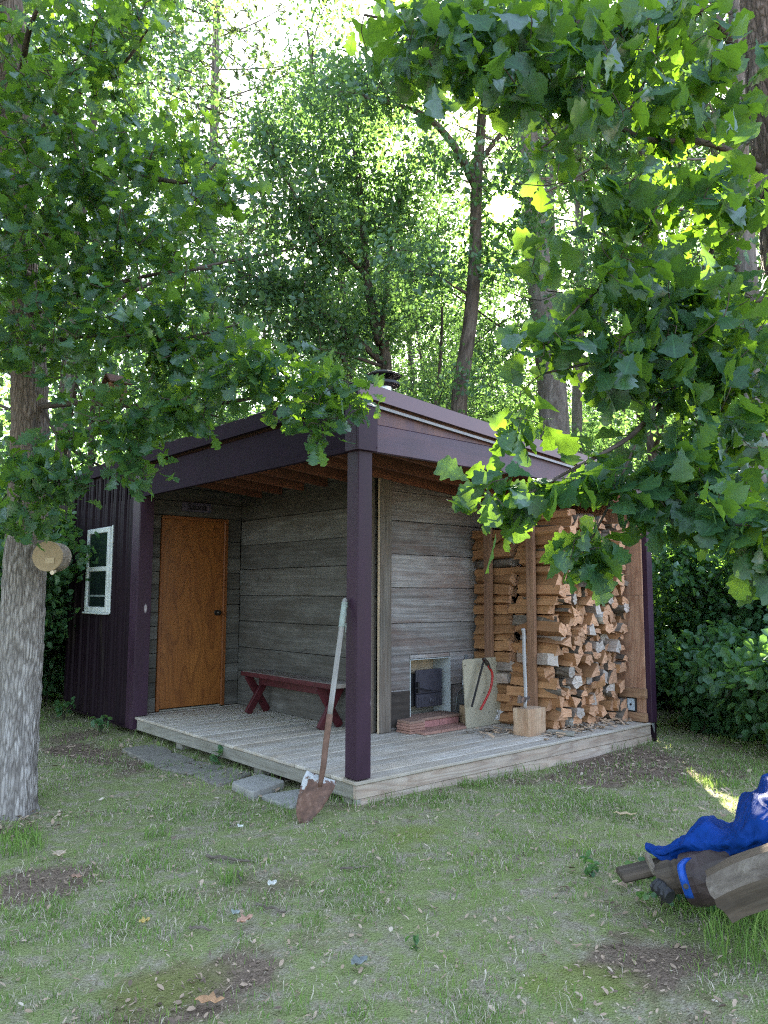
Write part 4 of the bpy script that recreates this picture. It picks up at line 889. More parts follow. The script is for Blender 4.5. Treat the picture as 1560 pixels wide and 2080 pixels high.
GV, GT, GR = blades(x, y, h, lean, wd, rnd, dry)
# taller tussocks by the tarp and along the edge of the shade
def tus(px, py, n, s, hh):
    c = g2(px, py); a = rng.random(n)*6.283; rr_ = np.sqrt(rng.random(n))*s; return c[0]+np.cos(a)*rr_, c[1]+np.sin(a)*rr_, hh
TX, TY, TH = [], [], []
for (px, py, n, s, hh) in ((1540, 1850, 420, .22, .20), (1480, 1830, 260, .2, .13), (1560, 1930, 380, .25, .17), (1430, 1850, 160, .15, .10), (1020, 1530, 60, .06, .10), (1080, 1540, 60, .07, .09), (960, 1600, 90, .12, .08), (30, 1700, 160, .15, .11), (40, 1730, 150, .14, .12), (470, 1790, 70, .07, .09), (320, 1700, 60, .08, .09), (700, 1630, 90, .1, .09), (650, 1590, 70, .1, .10), (300, 1560, 50, .06, .07), (1440, 1590, 200, .2, .10), (1500, 1560, 200, .3, .09)):
    a, b, c = tus(px, py, n, s, hh); TX.append(a); TY.append(b); TH.append(np.full(n, c)*(.5+.7*rng.random(n)))
x, y, h = np.concatenate(TX), np.concatenate(TY), np.concatenate(TH); n = len(x)
V2_, T2_, R2_ = blades(x, y, h, .2+.6*rng.random(n), .0016+.001*rng.random(n), .3+.5*rng.random(n), None)
gr = fast('grass', np.concatenate([GV, V2_]), np.concatenate([GT, T2_+len(GV)]), grassmat(), None, np.concatenate([GR, R2_]))
tag(gr, 'thin patchy green and dry grass growing over the yard', 'grass', kind='stuff')
# dead leaves, bark bits and straw
x, y, r = lawn_pts(90000, 1.6, 13, 1.1); n = len(x); so_ = soil(x, y)
keep = rng.random(n) < .26+.6*so_; x, y, r, so_ = x[keep], y[keep], r[keep], so_[keep]; n = len(x)
s = (.003+.0085*rng.random(n)**4)*(1+.06*r); asp = .25+.75*rng.random(n)
a = rng.random(n)*6.283; tx, ty = (rng.random(n)-.5)*1.1, (rng.random(n)-.5)*1.1
Ux = np.stack([np.cos(a), np.sin(a), tx], 1); Uy = np.stack([-np.sin(a), np.cos(a), ty], 1)*asp[:, None]
ex_ = [(g2(40, 1675), .22, 130), (g2(560, 1590), .25, 90), (g2(470, 1560), .3, 120), (g2(200, 1520), .5, 160), (g2(1250, 1550), .45, 170), (g2(1420, 1570), .5, 120), (g2(1300, 1800), .25, 60), (g2(900, 1600), .3, 40)]
for c_, s_, n_ in ex_:
    x = np.append(x, c_[0]+rng.normal(size=n_)*s_); y = np.append(y, c_[1]+rng.normal(size=n_)*s_*.6); s = np.append(s, .009+.014*rng.random(n_)**1.5); so_ = np.append(so_, np.full(n_, .2))
ok_ = ~((x > -.03) & (y > -.03) & (x < 3.75)); x, y, s, so_ = x[ok_], y[ok_], s[ok_], so_[ok_]; n = len(x); asp = .3+.7*rng.random(n); a = rng.random(n)*6.283; tx, ty = (rng.random(n)-.5)*1.1, (rng.random(n)-.5)*1.1
Ux = np.stack([np.cos(a), np.sin(a), tx], 1); Uy = np.stack([-np.sin(a), np.cos(a), ty], 1)*asp[:, None]
C = np.stack([x, y, hgt(x, y)+.002+s*.6+.012*rng.random(n)*(so_ < .5)], 1)
tmpl = np.array([(-1.25, 0, .0), (-.55, -.75, .25), (.55, -.6, .3), (1.3, 0, .05), (.5, .7, .3), (-.5, .6, .2)])
V = C[:, None, :]+s[:, None, None]*(tmpl[None, :, 0:1]*Ux[:, None, :]+tmpl[None, :, 1:2]*Uy[:, None, :]); V[:, :, 2] += tmpl[None, :, 2]*s[:, None]*(rng.random(n)*1.6-.4)[:, None]
i = np.arange(n)[:, None]*6; Q = np.concatenate([i+[0, 1, 2, 3], i+[0, 3, 4, 5]])
def littermat():
    m, nt, bs, _ = newmat('dead_leaves'); r = attr(nt, 'rnd')
    c = ramp(nt, r, [(0, (.11, .075, .055)), (.35, (.28, .20, .14)), (.7, (.33, .24, .175)), (.95, (.38, .30, .23)), (1, (.47, .41, .34))]).outputs[0]
    nt.links.new(c, bs.inputs['Base Color']); bs.inputs['Roughness'].default_value = .85; return m
lm = littermat(); o = fast('leaf_litter', V.reshape(-1, 3), Q, lm, None, np.repeat(np.clip(rng.random(n)-.35*so_*(rng.random(n) < .7), 0, 1), 6)); tag(o, 'brown and grey dead leaf scraps and bark bits over the yard', 'leaf litter', kind='stuff')
# single things lying on the grass
def stick(p0, p1, r, label):
    a, b = g2(*p0), g2(*p1); n = 9; P_ = np.array([a+(b-a)*t for t in np.linspace(0, 1, n)]); P_ = np.c_[P_, hgt(P_[:, 0], P_[:, 1])+r*.9+.012]
    P_[1:-1] += (rng.random((n-2, 3))-.5)*r*1.5; mb = MB(); tube(mb, P_, np.linspace(r, r*.55, n), 7, wob=.2)
    solo(mb, 'fallen_stick', bark, label, 'stick', 'fallen sticks on the grass')
stick((420, 1745), (508, 1757), .010, 'dark fallen stick lying level on the grass in front of the shovel')
stick((490, 1795), (482, 1775), .007, 'tiny upright-lying twig just below the dark stick')
stick((520, 1845), (580, 1862), .007, 'thin fallen twig on dry grass below the shovel')
stick((385, 1890), (430, 1896), .007, 'short dark twig on the dry grass at the lower middle of the yard')
stick((690, 1772), (750, 1768), .006, 'thin twig on the grass below the deck corner')
def curl(px, py, L, w_, col, label, cat='dead leaf', rz_=0.0, lobes=True):
    c = g2(px, py); zc = hgt(c[0], c[1])+.028; K = 8; V = []
    for k in range(K):
        t = k/(K-1); hw = w_*(.12+math.sin(math.pi*min(t*1.05, 1))**.8)*(1+.25*(-1)**k*lobes)
        for s_ in (-1, 0, 1): V.append(((t-.5)*L, s_*hw, abs(s_)*hw*.5+.25*L*(t-.5)**2+.006*math.sin(k*2.1)))
    V = np.array(V) @ rotm('Z', rz_).T+[c[0], c[1], zc]; mb = MB()
    mb.add(V, [(k*3+j, (k+1)*3+j, (k+1)*3+j+1, k*3+j+1) for k in range(K-1) for j in (0, 1)])
    o = solo(mb, 'fallen_leaf' if lobes else 'bark_flake', flat(f'dry_{px}', col, .8), label, cat, 'fallen leaves and flakes on the grass', smooth=True); sm = o.modifiers.new('thickness', 'SOLIDIFY'); sm.thickness = .0015
curl(425, 2045, .10, .022, (.42, .24, .13), 'orange brown fallen leaf at the bottom edge of the yard', rz_=-.7)
curl(497, 1882, .085, .02, (.45, .26, .19), 'pinkish brown curled leaf on the dry grass', rz_=.2)
curl(293, 1882, .05, .015, (.5, .36, .12), 'small ochre leaf on the dry grass', rz_=.1)
curl(155, 1788, .06, .016, (.36, .22, .16), 'brown curled leaf on the bare soil near the oak trunk', rz_=-.9)
curl(120, 1745, .08, .03, (.42, .33, .24), 'tan lobed leaf beside the oak trunk', rz_=1.2)
curl(553, 1808, .06, .02, (.55, .54, .5), 'pale curled bark flake on the grass in front of the deck corner', 'bark flake', .4, False)
curl(478, 1868, .035, .02, (.26, .29, .27), 'blue green lichen flake on the dry grass', 'bark flake', .4, False)
curl(730, 1972, .08, .025, (.17, .19, .185), 'dark blue grey lichen flake near the bottom of the yard', 'bark flake', .1, False)
curl(1270, 1663, .14, .018, (.52, .40, .25), 'pale wood splinter lying on the grass in front of the firewood', 'bark flake', -.9, False)
curl(1185, 1610, .14, .014, (.42, .35, .27), 'greyish wood splinter at the edge of the deck mulch', 'bark flake', -.5, False)
curl(488, 1688, .03, .02, (.6, .6, .58), 'white scrap on the grass left of the shovel', 'bark flake', .3, False)
# stepping stones
M['stone'] = paint('concrete_slab', (.20, .185, .16), .25, .85, .25, 16, .2, None, 0, (1, 1, 1), ((.16, .15, .13), 4, .58)); M['stone2'] = paint('pale_concrete', (.28, .27, .25), .2, .85, .25, 16, .2)
def stone(px4, top, mat, label, th=.05):
    pts = np.array([on(px, py, 2, top)[:2] for px, py in px4]); c = pts.mean(0); mb = MB(); R_ = []
    for z_, s_ in ((top-th, 1.0), (top-.008, 1.0), (top, .975)): R_.append(np.c_[c+(np.concatenate([[p+(q-p)*t for t in (.06, .35, .65, .94)] for p, q in zip(pts, np.roll(pts, -1, 0))])-c)*s_, np.full(16, z_)])
    V = np.concatenate(R_+[[[c[0], c[1], top]]]); Fq = [(k*16+i, k*16+(i+1) % 16, (k+1)*16+(i+1) % 16, (k+1)*16+i) for k in range(2) for i in range(16)]+[(32+i, 32+(i+1) % 16, 48) for i in range(16)]
    a2 = np.roll(pts, -1, 0); area = np.sum(pts[:, 0]*a2[:, 1]-a2[:, 0]*pts[:, 1])
    if area < 0: Fq = [f[::-1] for f in Fq]
    mb.add(V, Fq); solo(mb, 'stepping_stone', mat, label, 'paving stone', 'grey stepping stones beside the deck')
stone([(246, 1520), (318, 1510), (352, 1526), (283, 1537)], -.168, M['stone'], 'grey stepping stone at the far end of the row by the metal wall')
stone([(285, 1539), (356, 1528), (398, 1543), (318, 1557)], -.166, M['stone'], 'second grey stepping stone from the metal wall end of the row')
stone([(322, 1559), (402, 1545), (464, 1556), (384, 1571)], -.165, M['stone'], 'wide grey stepping stone at the middle of the row')
stone([(392, 1573), (468, 1558), (512, 1570), (442, 1595)], -.163, M['stone'], 'grey stepping stone just behind the raised pale one')
stone([(469, 1588), (530, 1571), (580, 1586), (512, 1609)], -.13, M['stone2'], 'raised pale grey stepping stone next to the shovel end of the row', .07)
stone([(528, 1615), (608, 1602), (640, 1618), (592, 1640)], -.160, M['stone2'], 'pale stepping stone half behind the shovel blade')
# ------------------------------------------------------------------ tarp heap
grey = wood('weathered_timber', [(.2, (.02, .015, .012)), (.5, (.065, .051, .04)), (.8, (.14, .117, .094))], (1.6, 30, 30), (.18, .13, .09), .45, (.9, 1.1), .85, .5)
def ctrl(px, py, d_): return at(px, py, d_)
net = [[(1311, 1722, 3.46), (1310, 1717, 3.48), (1312, 1711, 3.52), (1316, 1712, 3.58)],
       [(1335, 1745, 3.40), (1334, 1733, 3.40), (1342, 1722, 3.46), (1352, 1722, 3.58)],
       [(1368, 1748, 3.34), (1372, 1722, 3.32), (1392, 1698, 3.42), (1405, 1700, 3.62)],
       [(1410, 1744, 3.28), (1415, 1705, 3.24), (1432, 1664, 3.36), (1442, 1662, 3.62)],
       [(1455, 1738, 3.20), (1462, 1706, 3.14), (1482, 1680, 3.30), (1492, 1668, 3.60)],
       [(1495, 1737, 3.10), (1502, 1698, 3.04), (1510, 1640, 3.22), (1500, 1612, 3.52)],
       [(1540, 1745, 3.02), (1545, 1690, 2.96), (1540, 1618, 3.14), (1530, 1592, 3.45)],
       [(1590, 1760, 2.96), (1595, 1690, 2.90), (1590, 1600, 3.05), (1580, 1560, 3.40)],
       [(1660, 1780, 2.90), (1670, 1690, 2.84), (1660, 1580, 2.98), (1650, 1530, 3.36)]]
CN = np.array([[ctrl(*p) for p in row] for row in net]); NU, NV = 90, 40
T1 = np.array([smooth_pts(CN[:, j], NU) for j in range(4)]).transpose(1, 0, 2); G_ = np.array([smooth_pts(T1[i], NV) for i in range(NU)])
uu_, vv_ = np.meshgrid(np.linspace(0, 9, NU), np.linspace(0, 3, NV), indexing='ij')
rid = lambda a: 1-np.abs(2*a-1)
cr = -np.abs(fbm(uu_*.6+vv_*.7, vv_*.8-uu_*.45, 2)-.5)*.11-np.abs(vnoise(uu_*1.3-vv_*1.2, vv_*1.0+uu_*1.1)-.5)*.022-np.abs(vnoise(uu_*3.1+vv_*2.4, vv_*2.2-uu_*2.0)-.5)*.007+.014
N_ = np.cross(np.gradient(G_, axis=0), np.gradient(G_, axis=1)); N_ /= np.linalg.norm(N_, axis=2)[..., None]+1e-9
G_ = G_+N_*(cr*np.minimum(1, uu_/1.2))[..., None]
tarp = thing('tarp', 'crumpled bright blue tarp draped over old logs', 'tarp', tuple(np.r_[g2(1480, 1760), -.17]))
mb = MB(); I = np.arange(NU*NV).reshape(NU, NV); Q = np.stack([I[:-1, :-1], I[1:, :-1], I[1:, 1:], I[:-1, 1:]], -1).reshape(-1, 4)
mb.add(G_.reshape(-1, 3), Q.tolist()); tm = paint('blue_tarp', (.003, .036, .21), .3, .62, .1, 10, .1, None, 0, (1, 1, 1), ((.02, .045, .14), 5, .63))
_nt = tm.node_tree; _b = _nt.nodes['Principled BSDF']; _t = objco(_nt); _v = node(_nt, 'ShaderNodeTexVoronoi', {'Vector': node(_nt, 'ShaderNodeVectorMath', {0: _t, 1: node(_nt, 'ShaderNodeTexNoise', {'Vector': _t, 'Scale': 5.0, 'Detail': 2.0}).outputs['Color']}, operation='ADD').outputs[0], 'Scale': 9.0}, feature='F1').outputs['Distance']
_v2 = node(_nt, 'ShaderNodeTexVoronoi', {'Vector': _t, 'Scale': 26.0}).outputs['Distance']; _nt.links.new(bump(_nt, mth(_nt, 'ADD', _v, mth(_nt, 'MULTIPLY', _v2, .3)), .3, .03), _b.inputs['Normal'])
o = P(mb, 'sheet', tm, tarp, smooth=True); sm = o.modifiers.new('thickness', 'SOLIDIFY'); sm.thickness = .004
hp = smooth_pts([ctrl(1398, 1742, 3.20), ctrl(1384, 1758, 3.14), ctrl(1390, 1790, 3.10), ctrl(1402, 1825, 3.12)], 14)
wv = np.array([ctrl(1440, 1800, 3.0)-ctrl(1408, 1800, 3.0)])[0]; V = np.concatenate([[p-wv*.55*s_ for s_ in (-.5, 0, .5)] for p in hp]); V[1::3] += (CAM-V[1::3])*.004
mb = MB(); mb.add(V, [(k*3+j, k*3+j+1, (k+1)*3+j+1, (k+1)*3+j) for k in range(13) for j in (0, 1)]); o = P(mb, 'hem', paint('blue_hem', (.006, .065, .36), .15, .45, .1, 12), tarp, smooth=True, label='brighter blue folded hem hanging over the log'); sm = o.modifiers.new('thickness', 'SOLIDIFY'); sm.thickness = .004
mb = MB(); gpn = hp[10]+(CAM-hp[10])*.006; lathe(mb, gpn, CAM-gpn, [(0, .011), (.003, .011), (.004, .006)], 12); P(mb, 'grommet', M['black'], tarp)
def logtube(p0, p1, r, label, mats, n=18, wob=.12, name='old_log'):
    L = [np.array(p0)+(np.array(p1)-np.array(p0))*t for t in np.linspace(0, 1, 12)]; L = [p+(rng.random(3)-.5)*r*.1 for p in L]
    mb = MB(); tube(mb, L, [r*(1+.1*(rng.random()-.5)) for _ in L], n, wob=wob); return solo(mb, name, mats, label, 'log', 'old logs under the blue tarp', smooth=False)
logtube(ctrl(1400, 1790, 3.26), ctrl(1640, 1715, 3.05), .105, 'thick dark purplish brown log directly under the blue tarp', paint('wet_dark_wood', (.05, .034, .034), .35, .5, .4, 12, .4, None, 0, (1, 1, 1), ((.11, .082, .075), 5, .62)), 22, .06)
logtube(ctrl(1335, 1790, 3.30), ctrl(1440, 1765, 3.24), .066, 'short pale grey log poking out past the blue hem', grey, 16, .12)
logtube(ctrl(1332, 1796, 3.24), ctrl(1362, 1822, 3.16), .03, 'blackened log stub in front of the short grey log', M['black'], 12, .2)
_t = [ctrl(1455, 1815, 2.90), ctrl(1700, 1715, 2.72)]; _o = bpy.data.objects.new('old_timber', logmesh(13, [grey, grey, bark])); COL.objects.link(_o); _d = _t[1]-_t[0]; _o.location = (_t[0]+_t[1])/2; _o.scale = (np.linalg.norm(_d), .17, .14); _o.rotation_euler = (.5, math.asin(-_d[2]/np.linalg.norm(_d)), math.atan2(_d[1], _d[0])); tag(_o, 'long weathered grey timber at the lower edge of the tarp heap', 'timber')
mb = MB(); bar(mb, ctrl(1258, 1778, 3.42), ctrl(1400, 1745, 3.42), .12, .035, (0, 0, 1), .7, .008); solo(mb, 'old_plank', grey, 'flat grey plank on the ground at the toe of the tarp', 'plank')
mb = MB(); tube(mb, smooth_pts([ctrl(1312, 1732, 3.3), ctrl(1320, 1750, 3.3), ctrl(1331, 1775, 3.3)], 7), [.006, .012, .014, .014, .013, .013, .012], 8, wob=.2); solo(mb, 'broken_branch', bark, 'short dark broken branch leaning by the tarp toe', 'branch')
# ------------------------------------------------------------------ vegetation
M['oakleaf'] = leafmat('oak_leaf', (.018, .054, .024), (.032, .090, .036), (.19, .36, .02), (.06, .125, .034), .40, .055, .42, True)
M['bgleaf'] = leafmat('hardwood_leaf', (.040, .088, .042), (.062, .132, .058), (.13, .25, .05), (.085, .155, .05), .42, .05, .45)
M['bushleaf'] = leafmat('bush_leaf', (.032, .092, .038), (.065, .155, .062), (.15, .30, .04), (.11, .2, .055), .42, .06, .45)
M['needle'] = leafmat('pine_needles', (.030, .060, .028), (.050, .085, .040), (.12, .18, .04), (.09, .10, .04), .3, .03, .5)
M['bark'] = barkmat('dark_bark', (.03, .024, .02), (.085, .07, .06), (.17, .145, .125), (5, 20, 20)); M['twig'] = flat('twig_bark', (.055, .045, .04), .8)
M['pinebark'] = barkmat('pine_bark', (.075, .062, .058), (.165, .145, .138), (.27, .245, .24), (4, 12, 12))
def tmpl_oak(seed, deep):
    r = np.random.default_rng(seed); K = 27; t = np.linspace(0, 1, K)**.92
    env = np.interp(t, [0, .08, .16, .35, .55, .70, .84, .94, 1], [.012, .03, .10, .22, .33, .40, .36, .22, .04]); nl = r.choice([4, 5]); ph = r.uniform(-.08, .08)
    V = []; b1, b2, tw, fd = r.uniform(-.35, .1), r.uniform(-.25, .25), r.uniform(-.5, .5), r.uniform(.05, .35); js = {-1: r.uniform(.9, 1.1), 1: r.uniform(.9, 1.1), 0: 1}; po = {-1: r.uniform(-.5, .5), 1: r.uniform(-.5, .5), 0: 0}
    for k in range(K):
        lob = .5+.5*math.cos(2*math.pi*(t[k]+ph)*nl+math.pi)
        for s in (-1, 0, 1):
            l2 = .5+.5*math.cos(2*math.pi*(t[k]+ph)*nl+math.pi+po[s]); dp = deep*(1.2-.65*t[k]); y = s*env[k]*js[s]*(1-dp*(1-l2))*(1+.05*(r.random()-.5)); ca = tw*t[k]
            zz = abs(y)*fd*(1-.4*t[k])+.02*math.sin(t[k]*14+s*1.5)*abs(s)*(t[k] > .15); x = t[k]+.05*abs(s)*l2*(.2 < t[k] < .9); z = b1*t[k]**2*.6+b2*.2*math.sin(t[k]*5)
            V.append((x, y*math.cos(ca)-zz*math.sin(ca), z+zz*math.cos(ca)+y*math.sin(ca)))
    Q = [(k*3+j, (k+1)*3+j, (k+1)*3+j+1, k*3+j+1) for k in range(K-1) for j in (0, 1)]
    return np.array(V), np.array(Q)
def tmpl_simple(seed, wd=.34):
    r = np.random.default_rng(seed); f, b = r.uniform(.05, .2), r.uniform(-.25, .1)
    V = np.array([(0, 0, 0), (.3, wd*.85, f*.9), (.75, wd*.8, f+b*.5), (1, 0, b), (.75, -wd*.8, f+b*.5), (.3, -wd*.85, f*.9)]); return V, np.array([(0, 3, 2, 1), (0, 5, 4, 3)])
def tmpl_lobed(seed):
    r = np.random.default_rng(seed); f, b = r.uniform(.05, .25), r.uniform(-.3, .1)
    V = [(0, 0, 0), (.5, 0, b*.25), (1, 0, b)]
    for s in (1, -1): V += [(.22, s*.20, f*.4), (.40, s*.13, f*.2), (.62, s*.36, f*.7+b*.4), (.88, s*.25, f*.5+b*.8)]
    return np.array(V), np.array([(0, 1, 4, 3), (1, 2, 6, 5), (1, 5, 4, 4), (0, 7, 8, 1), (1, 9, 10, 2), (1, 8, 9, 9)])
OAK = [tmpl_oak(i, .62) for i in range(6)]; OAKR = [tmpl_oak(i+20, .42) for i in range(6)]; SIMPLE = [tmpl_simple(i) for i in range(4)]; OVAL = [tmpl_simple(i+9, .42) for i in range(4)]
LUV = [None]
def instance(tm, pos, d, nrm, size):
    d = d/(np.linalg.norm(d, axis=1)[:, None]+1e-9); y = np.cross(nrm, d); y /= np.linalg.norm(y, axis=1)[:, None]+1e-9; z = np.cross(d, y)
    v = rng.integers(0, len(tm), len(pos)); Vs, Qs, idx, off = [], [], [], 0; uv = []
    for k in range(len(tm)):
        i = np.where(v == k)[0]; T, Q = tm[k]
        if not len(i): continue
        W = pos[i][:, None, :]+size[i][:, None, None]*(T[None, :, 0:1]*d[i][:, None]+T[None, :, 1:2]*y[i][:, None]+T[None, :, 2:3]*z[i][:, None])
        Vs.append(W.reshape(-1, 3)); Qs.append((np.arange(len(i))[:, None, None]*len(T)+Q[None]+off).reshape(-1, Q.shape[1])); off += len(i)*len(T); idx.append(np.repeat(i, len(T))); K_ = len(T)//3
        if len(T) > 40: uv.append(np.tile(np.c_[np.repeat(np.linspace(0, 1, K_), 3), np.tile([-1., 0, 1], K_), np.zeros(K_*3)], (len(i), 1)))
    LUV[0] = np.concatenate(uv) if uv else None
    return np.concatenate(Vs), np.concatenate(Qs), np.concatenate(idx)
def unit(n):
    v = rng.normal(size=(n, 3)); return v/np.linalg.norm(v, axis=1)[:, None]
class Skel:
    def __init__(s): s.p, s.d, s.tubes = [], [], []
    def limb(s, pts, r0, r1, n=8, res=14, pw=1.0):
        Q = smooth_pts(pts, res); t = np.linspace(0, 1, res)**pw; s.tubes.append((Q, r0+(r1-r0)*t, n)); s.p += list(Q); s.d += list(np.gradient(Q, axis=0))
    def attach(s, C, rk=.0075, r0=.0025, n=4, wob=.12, droop=.0):
        S = np.array(s.p); D = np.array(s.d)
        dist = np.array([np.min(np.sum((S-c)**2, 1)) for c in C]); order = np.argsort(dist); buf = np.zeros((len(S)+len(C)*3, 3)); bd = np.zeros_like(buf); m = len(S); buf[:m] = S; bd[:m] = D; dirs = np.zeros((len(C), 3))
        for i in order:
            c = C[i]; q = np.sum((buf[:m]-c)**2, 1); j = int(np.argmin(q)); L = math.sqrt(q[j])+1e-6; p = buf[j]; g = bd[j]/(np.linalg.norm(bd[j])+1e-9)
            mid = (p+c)/2+g*L*.18+np.array([0, 0, L*(.10-droop)])+rng.normal(size=3)*L*wob
            P_ = smooth_pts([p, mid, c], 5); s.tubes.append((P_, np.linspace(min(r0+rk*L, .02), r0, 5), n))
            dd = P_[-1]-P_[-2]; dirs[i] = dd/(np.linalg.norm(dd)+1e-9)
            buf[m:m+3] = P_[2:5]; bd[m:m+3] = dd; m += 3
        return dirs
    def wood(s, name, mats, root):
        mb = MB()
        for Q, r, n in s.tubes: tube(mb, Q, r, n, r=.3, caps=False)
        return P(mb, name, mats, root, smooth=True)
def crown(root, name, C, dirs, per, spread, size, tm, mat, up=.55, droop=.25, along=.10, rb=0.0, clear=None):
    n = len(C); i = np.repeat(np.arange(n), per); N = len(i); a = unit(N)
    d = a*.85+dirs[i]*.75+np.array([0, 0, -droop]); pos = C[i]-dirs[i]*(rng.random(N)**1.5*along)[:, None]+rng.normal(size=(N, 3))*spread
    nr = unit(N)*.75+np.array([0, 0, up]); sz = size*(.62+.7*rng.random(N))
    if clear is not None:
        rel = pos-CAM; t_ = rel @ SUN; k = np.linalg.norm(rel-t_[:, None]*SUN, axis=1) > clear; pos, d, nr, sz, i = pos[k], d[k], nr[k], sz[k], i[k]; N = len(i)
    V, Q, ix = instance(tm, pos, d, nr, sz); ex = None
    if len(tm[0][0]) > 40: ex = {'leafuv': LUV[0]}
    cl = rng.random(n)*.5
    rn = np.clip(cl[i]+rng.random(N)*.5+rb, 0, 1)**1.25
    V = V-np.array(root.location)
    return fast(name, V, Q, mat, root, rn[ix], ex, True)
def ell(c, r, n):                   # points in an ellipsoid, denser outside
    a = unit(n); return np.asarray(c)+a*(rng.random(n)**.42)[:, None]*np.asarray(r)
# ---- big oak trunks with furrowed bark
def oakbark(name, lo, mid, hi, scar=True):
    m, nt, bs, _ = newmat(name); r = attr(nt, 'rnd'); g = gco(nt, (9, 34, 34)); n = noise(nt, g, 1.0, 6, .65, .3); big = noise(nt, gco(nt, (1.2, 2.5, 2.5)), 1.0, 3)
    f = mth(nt, 'ADD', mth(nt, 'MULTIPLY', r, .72), mth(nt, 'MULTIPLY', n, .42))
    c = ramp(nt, f, [(.22, lo), (.50, mid), (.82, hi)]).outputs[0]; c = mixc(nt, ramp(nt, big, [(.4, 0.0), (.65, .5)]), c, tuple(np.array(mid)*1.15))
    dv = node(nt, 'ShaderNodeVectorMath', {0: gco(nt, (8, 46, 46)), 1: node(nt, 'ShaderNodeTexNoise', {'Vector': gco(nt, (9, 22, 22)), 'Scale': 1.0, 'Detail': 4.0}).outputs['Color']}, operation='ADD').outputs[0]
    ed = node(nt, 'ShaderNodeTexVoronoi', {'Vector': dv, 'Scale': 1.0}, feature='DISTANCE_TO_EDGE').outputs['Distance']; cellc = node(nt, 'ShaderNodeTexVoronoi', {'Vector': dv, 'Scale': 1.0}).outputs['Color']
    c = mixc(nt, mth(nt, 'MULTIPLY', ramp(nt, ed, [(0.0, 1.0), (.16, 0.0)]), .55), mixc(nt, .35, c, mixc(nt, cellc, tuple(np.array(mid)*.7), tuple(np.array(hi)*1.1))), lo)
    n = mth(nt, 'ADD', mth(nt, 'MULTIPLY', n, .5), mth(nt, 'MULTIPLY', ramp(nt, ed, [(0.0, 0.0), (.25, 1.0)]), .6))
    if scar:
        up_ = node(nt, 'ShaderNodeSeparateXYZ', {0: gco(nt)}).outputs[0]; c = mixc(nt, ramp(nt, mth(nt, 'MULTIPLY', mth(nt, 'ADD', up_, big), .3), [(.60, 0.0), (.85, .8)]), c, mixc(nt, n, (.05, .036, .027), (.17, .13, .10)))
        sc_ = attr(nt, 'scar'); c = mixc(nt, mth(nt, 'MULTIPLY', sc_, .7), c, mixc(nt, n, (.30, .28, .29), (.50, .48, .50)))
    nt.links.new(c, bs.inputs['Base Color']); bs.inputs['Roughness'].default_value = .9; bs.inputs['Specular IOR Level'].default_value = .15
    nt.links.new(bump(nt, n, .7, .012), bs.inputs['Normal']); return m
def bigtrunk(root, pts, rad, mat, amp=.010, nth=300, dz=.009, fth=40, fz=15, scars=()):
    L = np.sum(np.linalg.norm(np.diff(np.array(pts), axis=0), axis=1)); K = int(L/dz); C = smooth_pts(pts, K); R_ = np.interp(np.linspace(0, 1, K), np.linspace(0, 1, len(rad)), rad)
    th = np.arange(nth)/nth*2*np.pi; TH, S = np.meshgrid(th, np.linspace(0, L, K)); f = TH/(2*np.pi)*fth
    wz = S*fz+1.6*fbm(f*.8, S*2, 2)
    def per(a, b): w = TH/(2*np.pi); return vnoise(a, b)*(1-w)+vnoise(a-fth, b)*w
    n1 = per(f+1.2*(fbm(f*.5, S*3, 2)-.5), wz); rd = 1-np.abs(2*n1-1); rd = np.clip(1-rd, 0, 1)**.8
    n2 = per(f*1.0+31.4, S*24+7); cracks = np.clip((n2-.28)*3, 0, 1); hgt_ = np.clip(rd*1.25, 0, 1)*(.55+.45*cracks)
    sc_ = np.zeros_like(hgt_)
    for a0, z0, ra, rz_ in scars: sc_ = np.maximum(sc_, np.clip(1.6-1.6*np.sqrt(((((TH-a0+np.pi) % (2*np.pi))-np.pi)/ra)**2+((S-z0)/rz_)**2), 0, 1))
    hgt_ = hgt_*(1-.75*sc_)+.62*sc_
    fl = 1+.55*np.exp(-S/.10)*(.6+.4*np.cos(TH*5+1))
    rr_ = R_[:, None]*(1+.05*(fbm(np.cos(TH)*1.5+S*.8, np.sin(TH)*1.5+S*.5, 2)-.5))*fl+amp*(hgt_-.75)
    V = np.stack([C[:, None, 0]+np.cos(TH)*rr_, C[:, None, 1]+np.sin(TH)*rr_, np.repeat(C[:, None, 2], nth, 1)], -1).reshape(-1, 3)-np.array(root.location)
    I = np.arange(K*nth).reshape(K, nth); J = np.roll(I, -1, 1); Q = np.stack([I[:-1], J[:-1], J[1:], I[1:]], -1).reshape(-1, 4)
    G = np.stack([S, np.cos(TH)*R_[:, None], np.sin(TH)*R_[:, None]], -1).reshape(-1, 3)
    return fast('trunk', V, Q, mat, root, hgt_.ravel(), {'gco': G, 'scar': sc_.ravel()}, True)
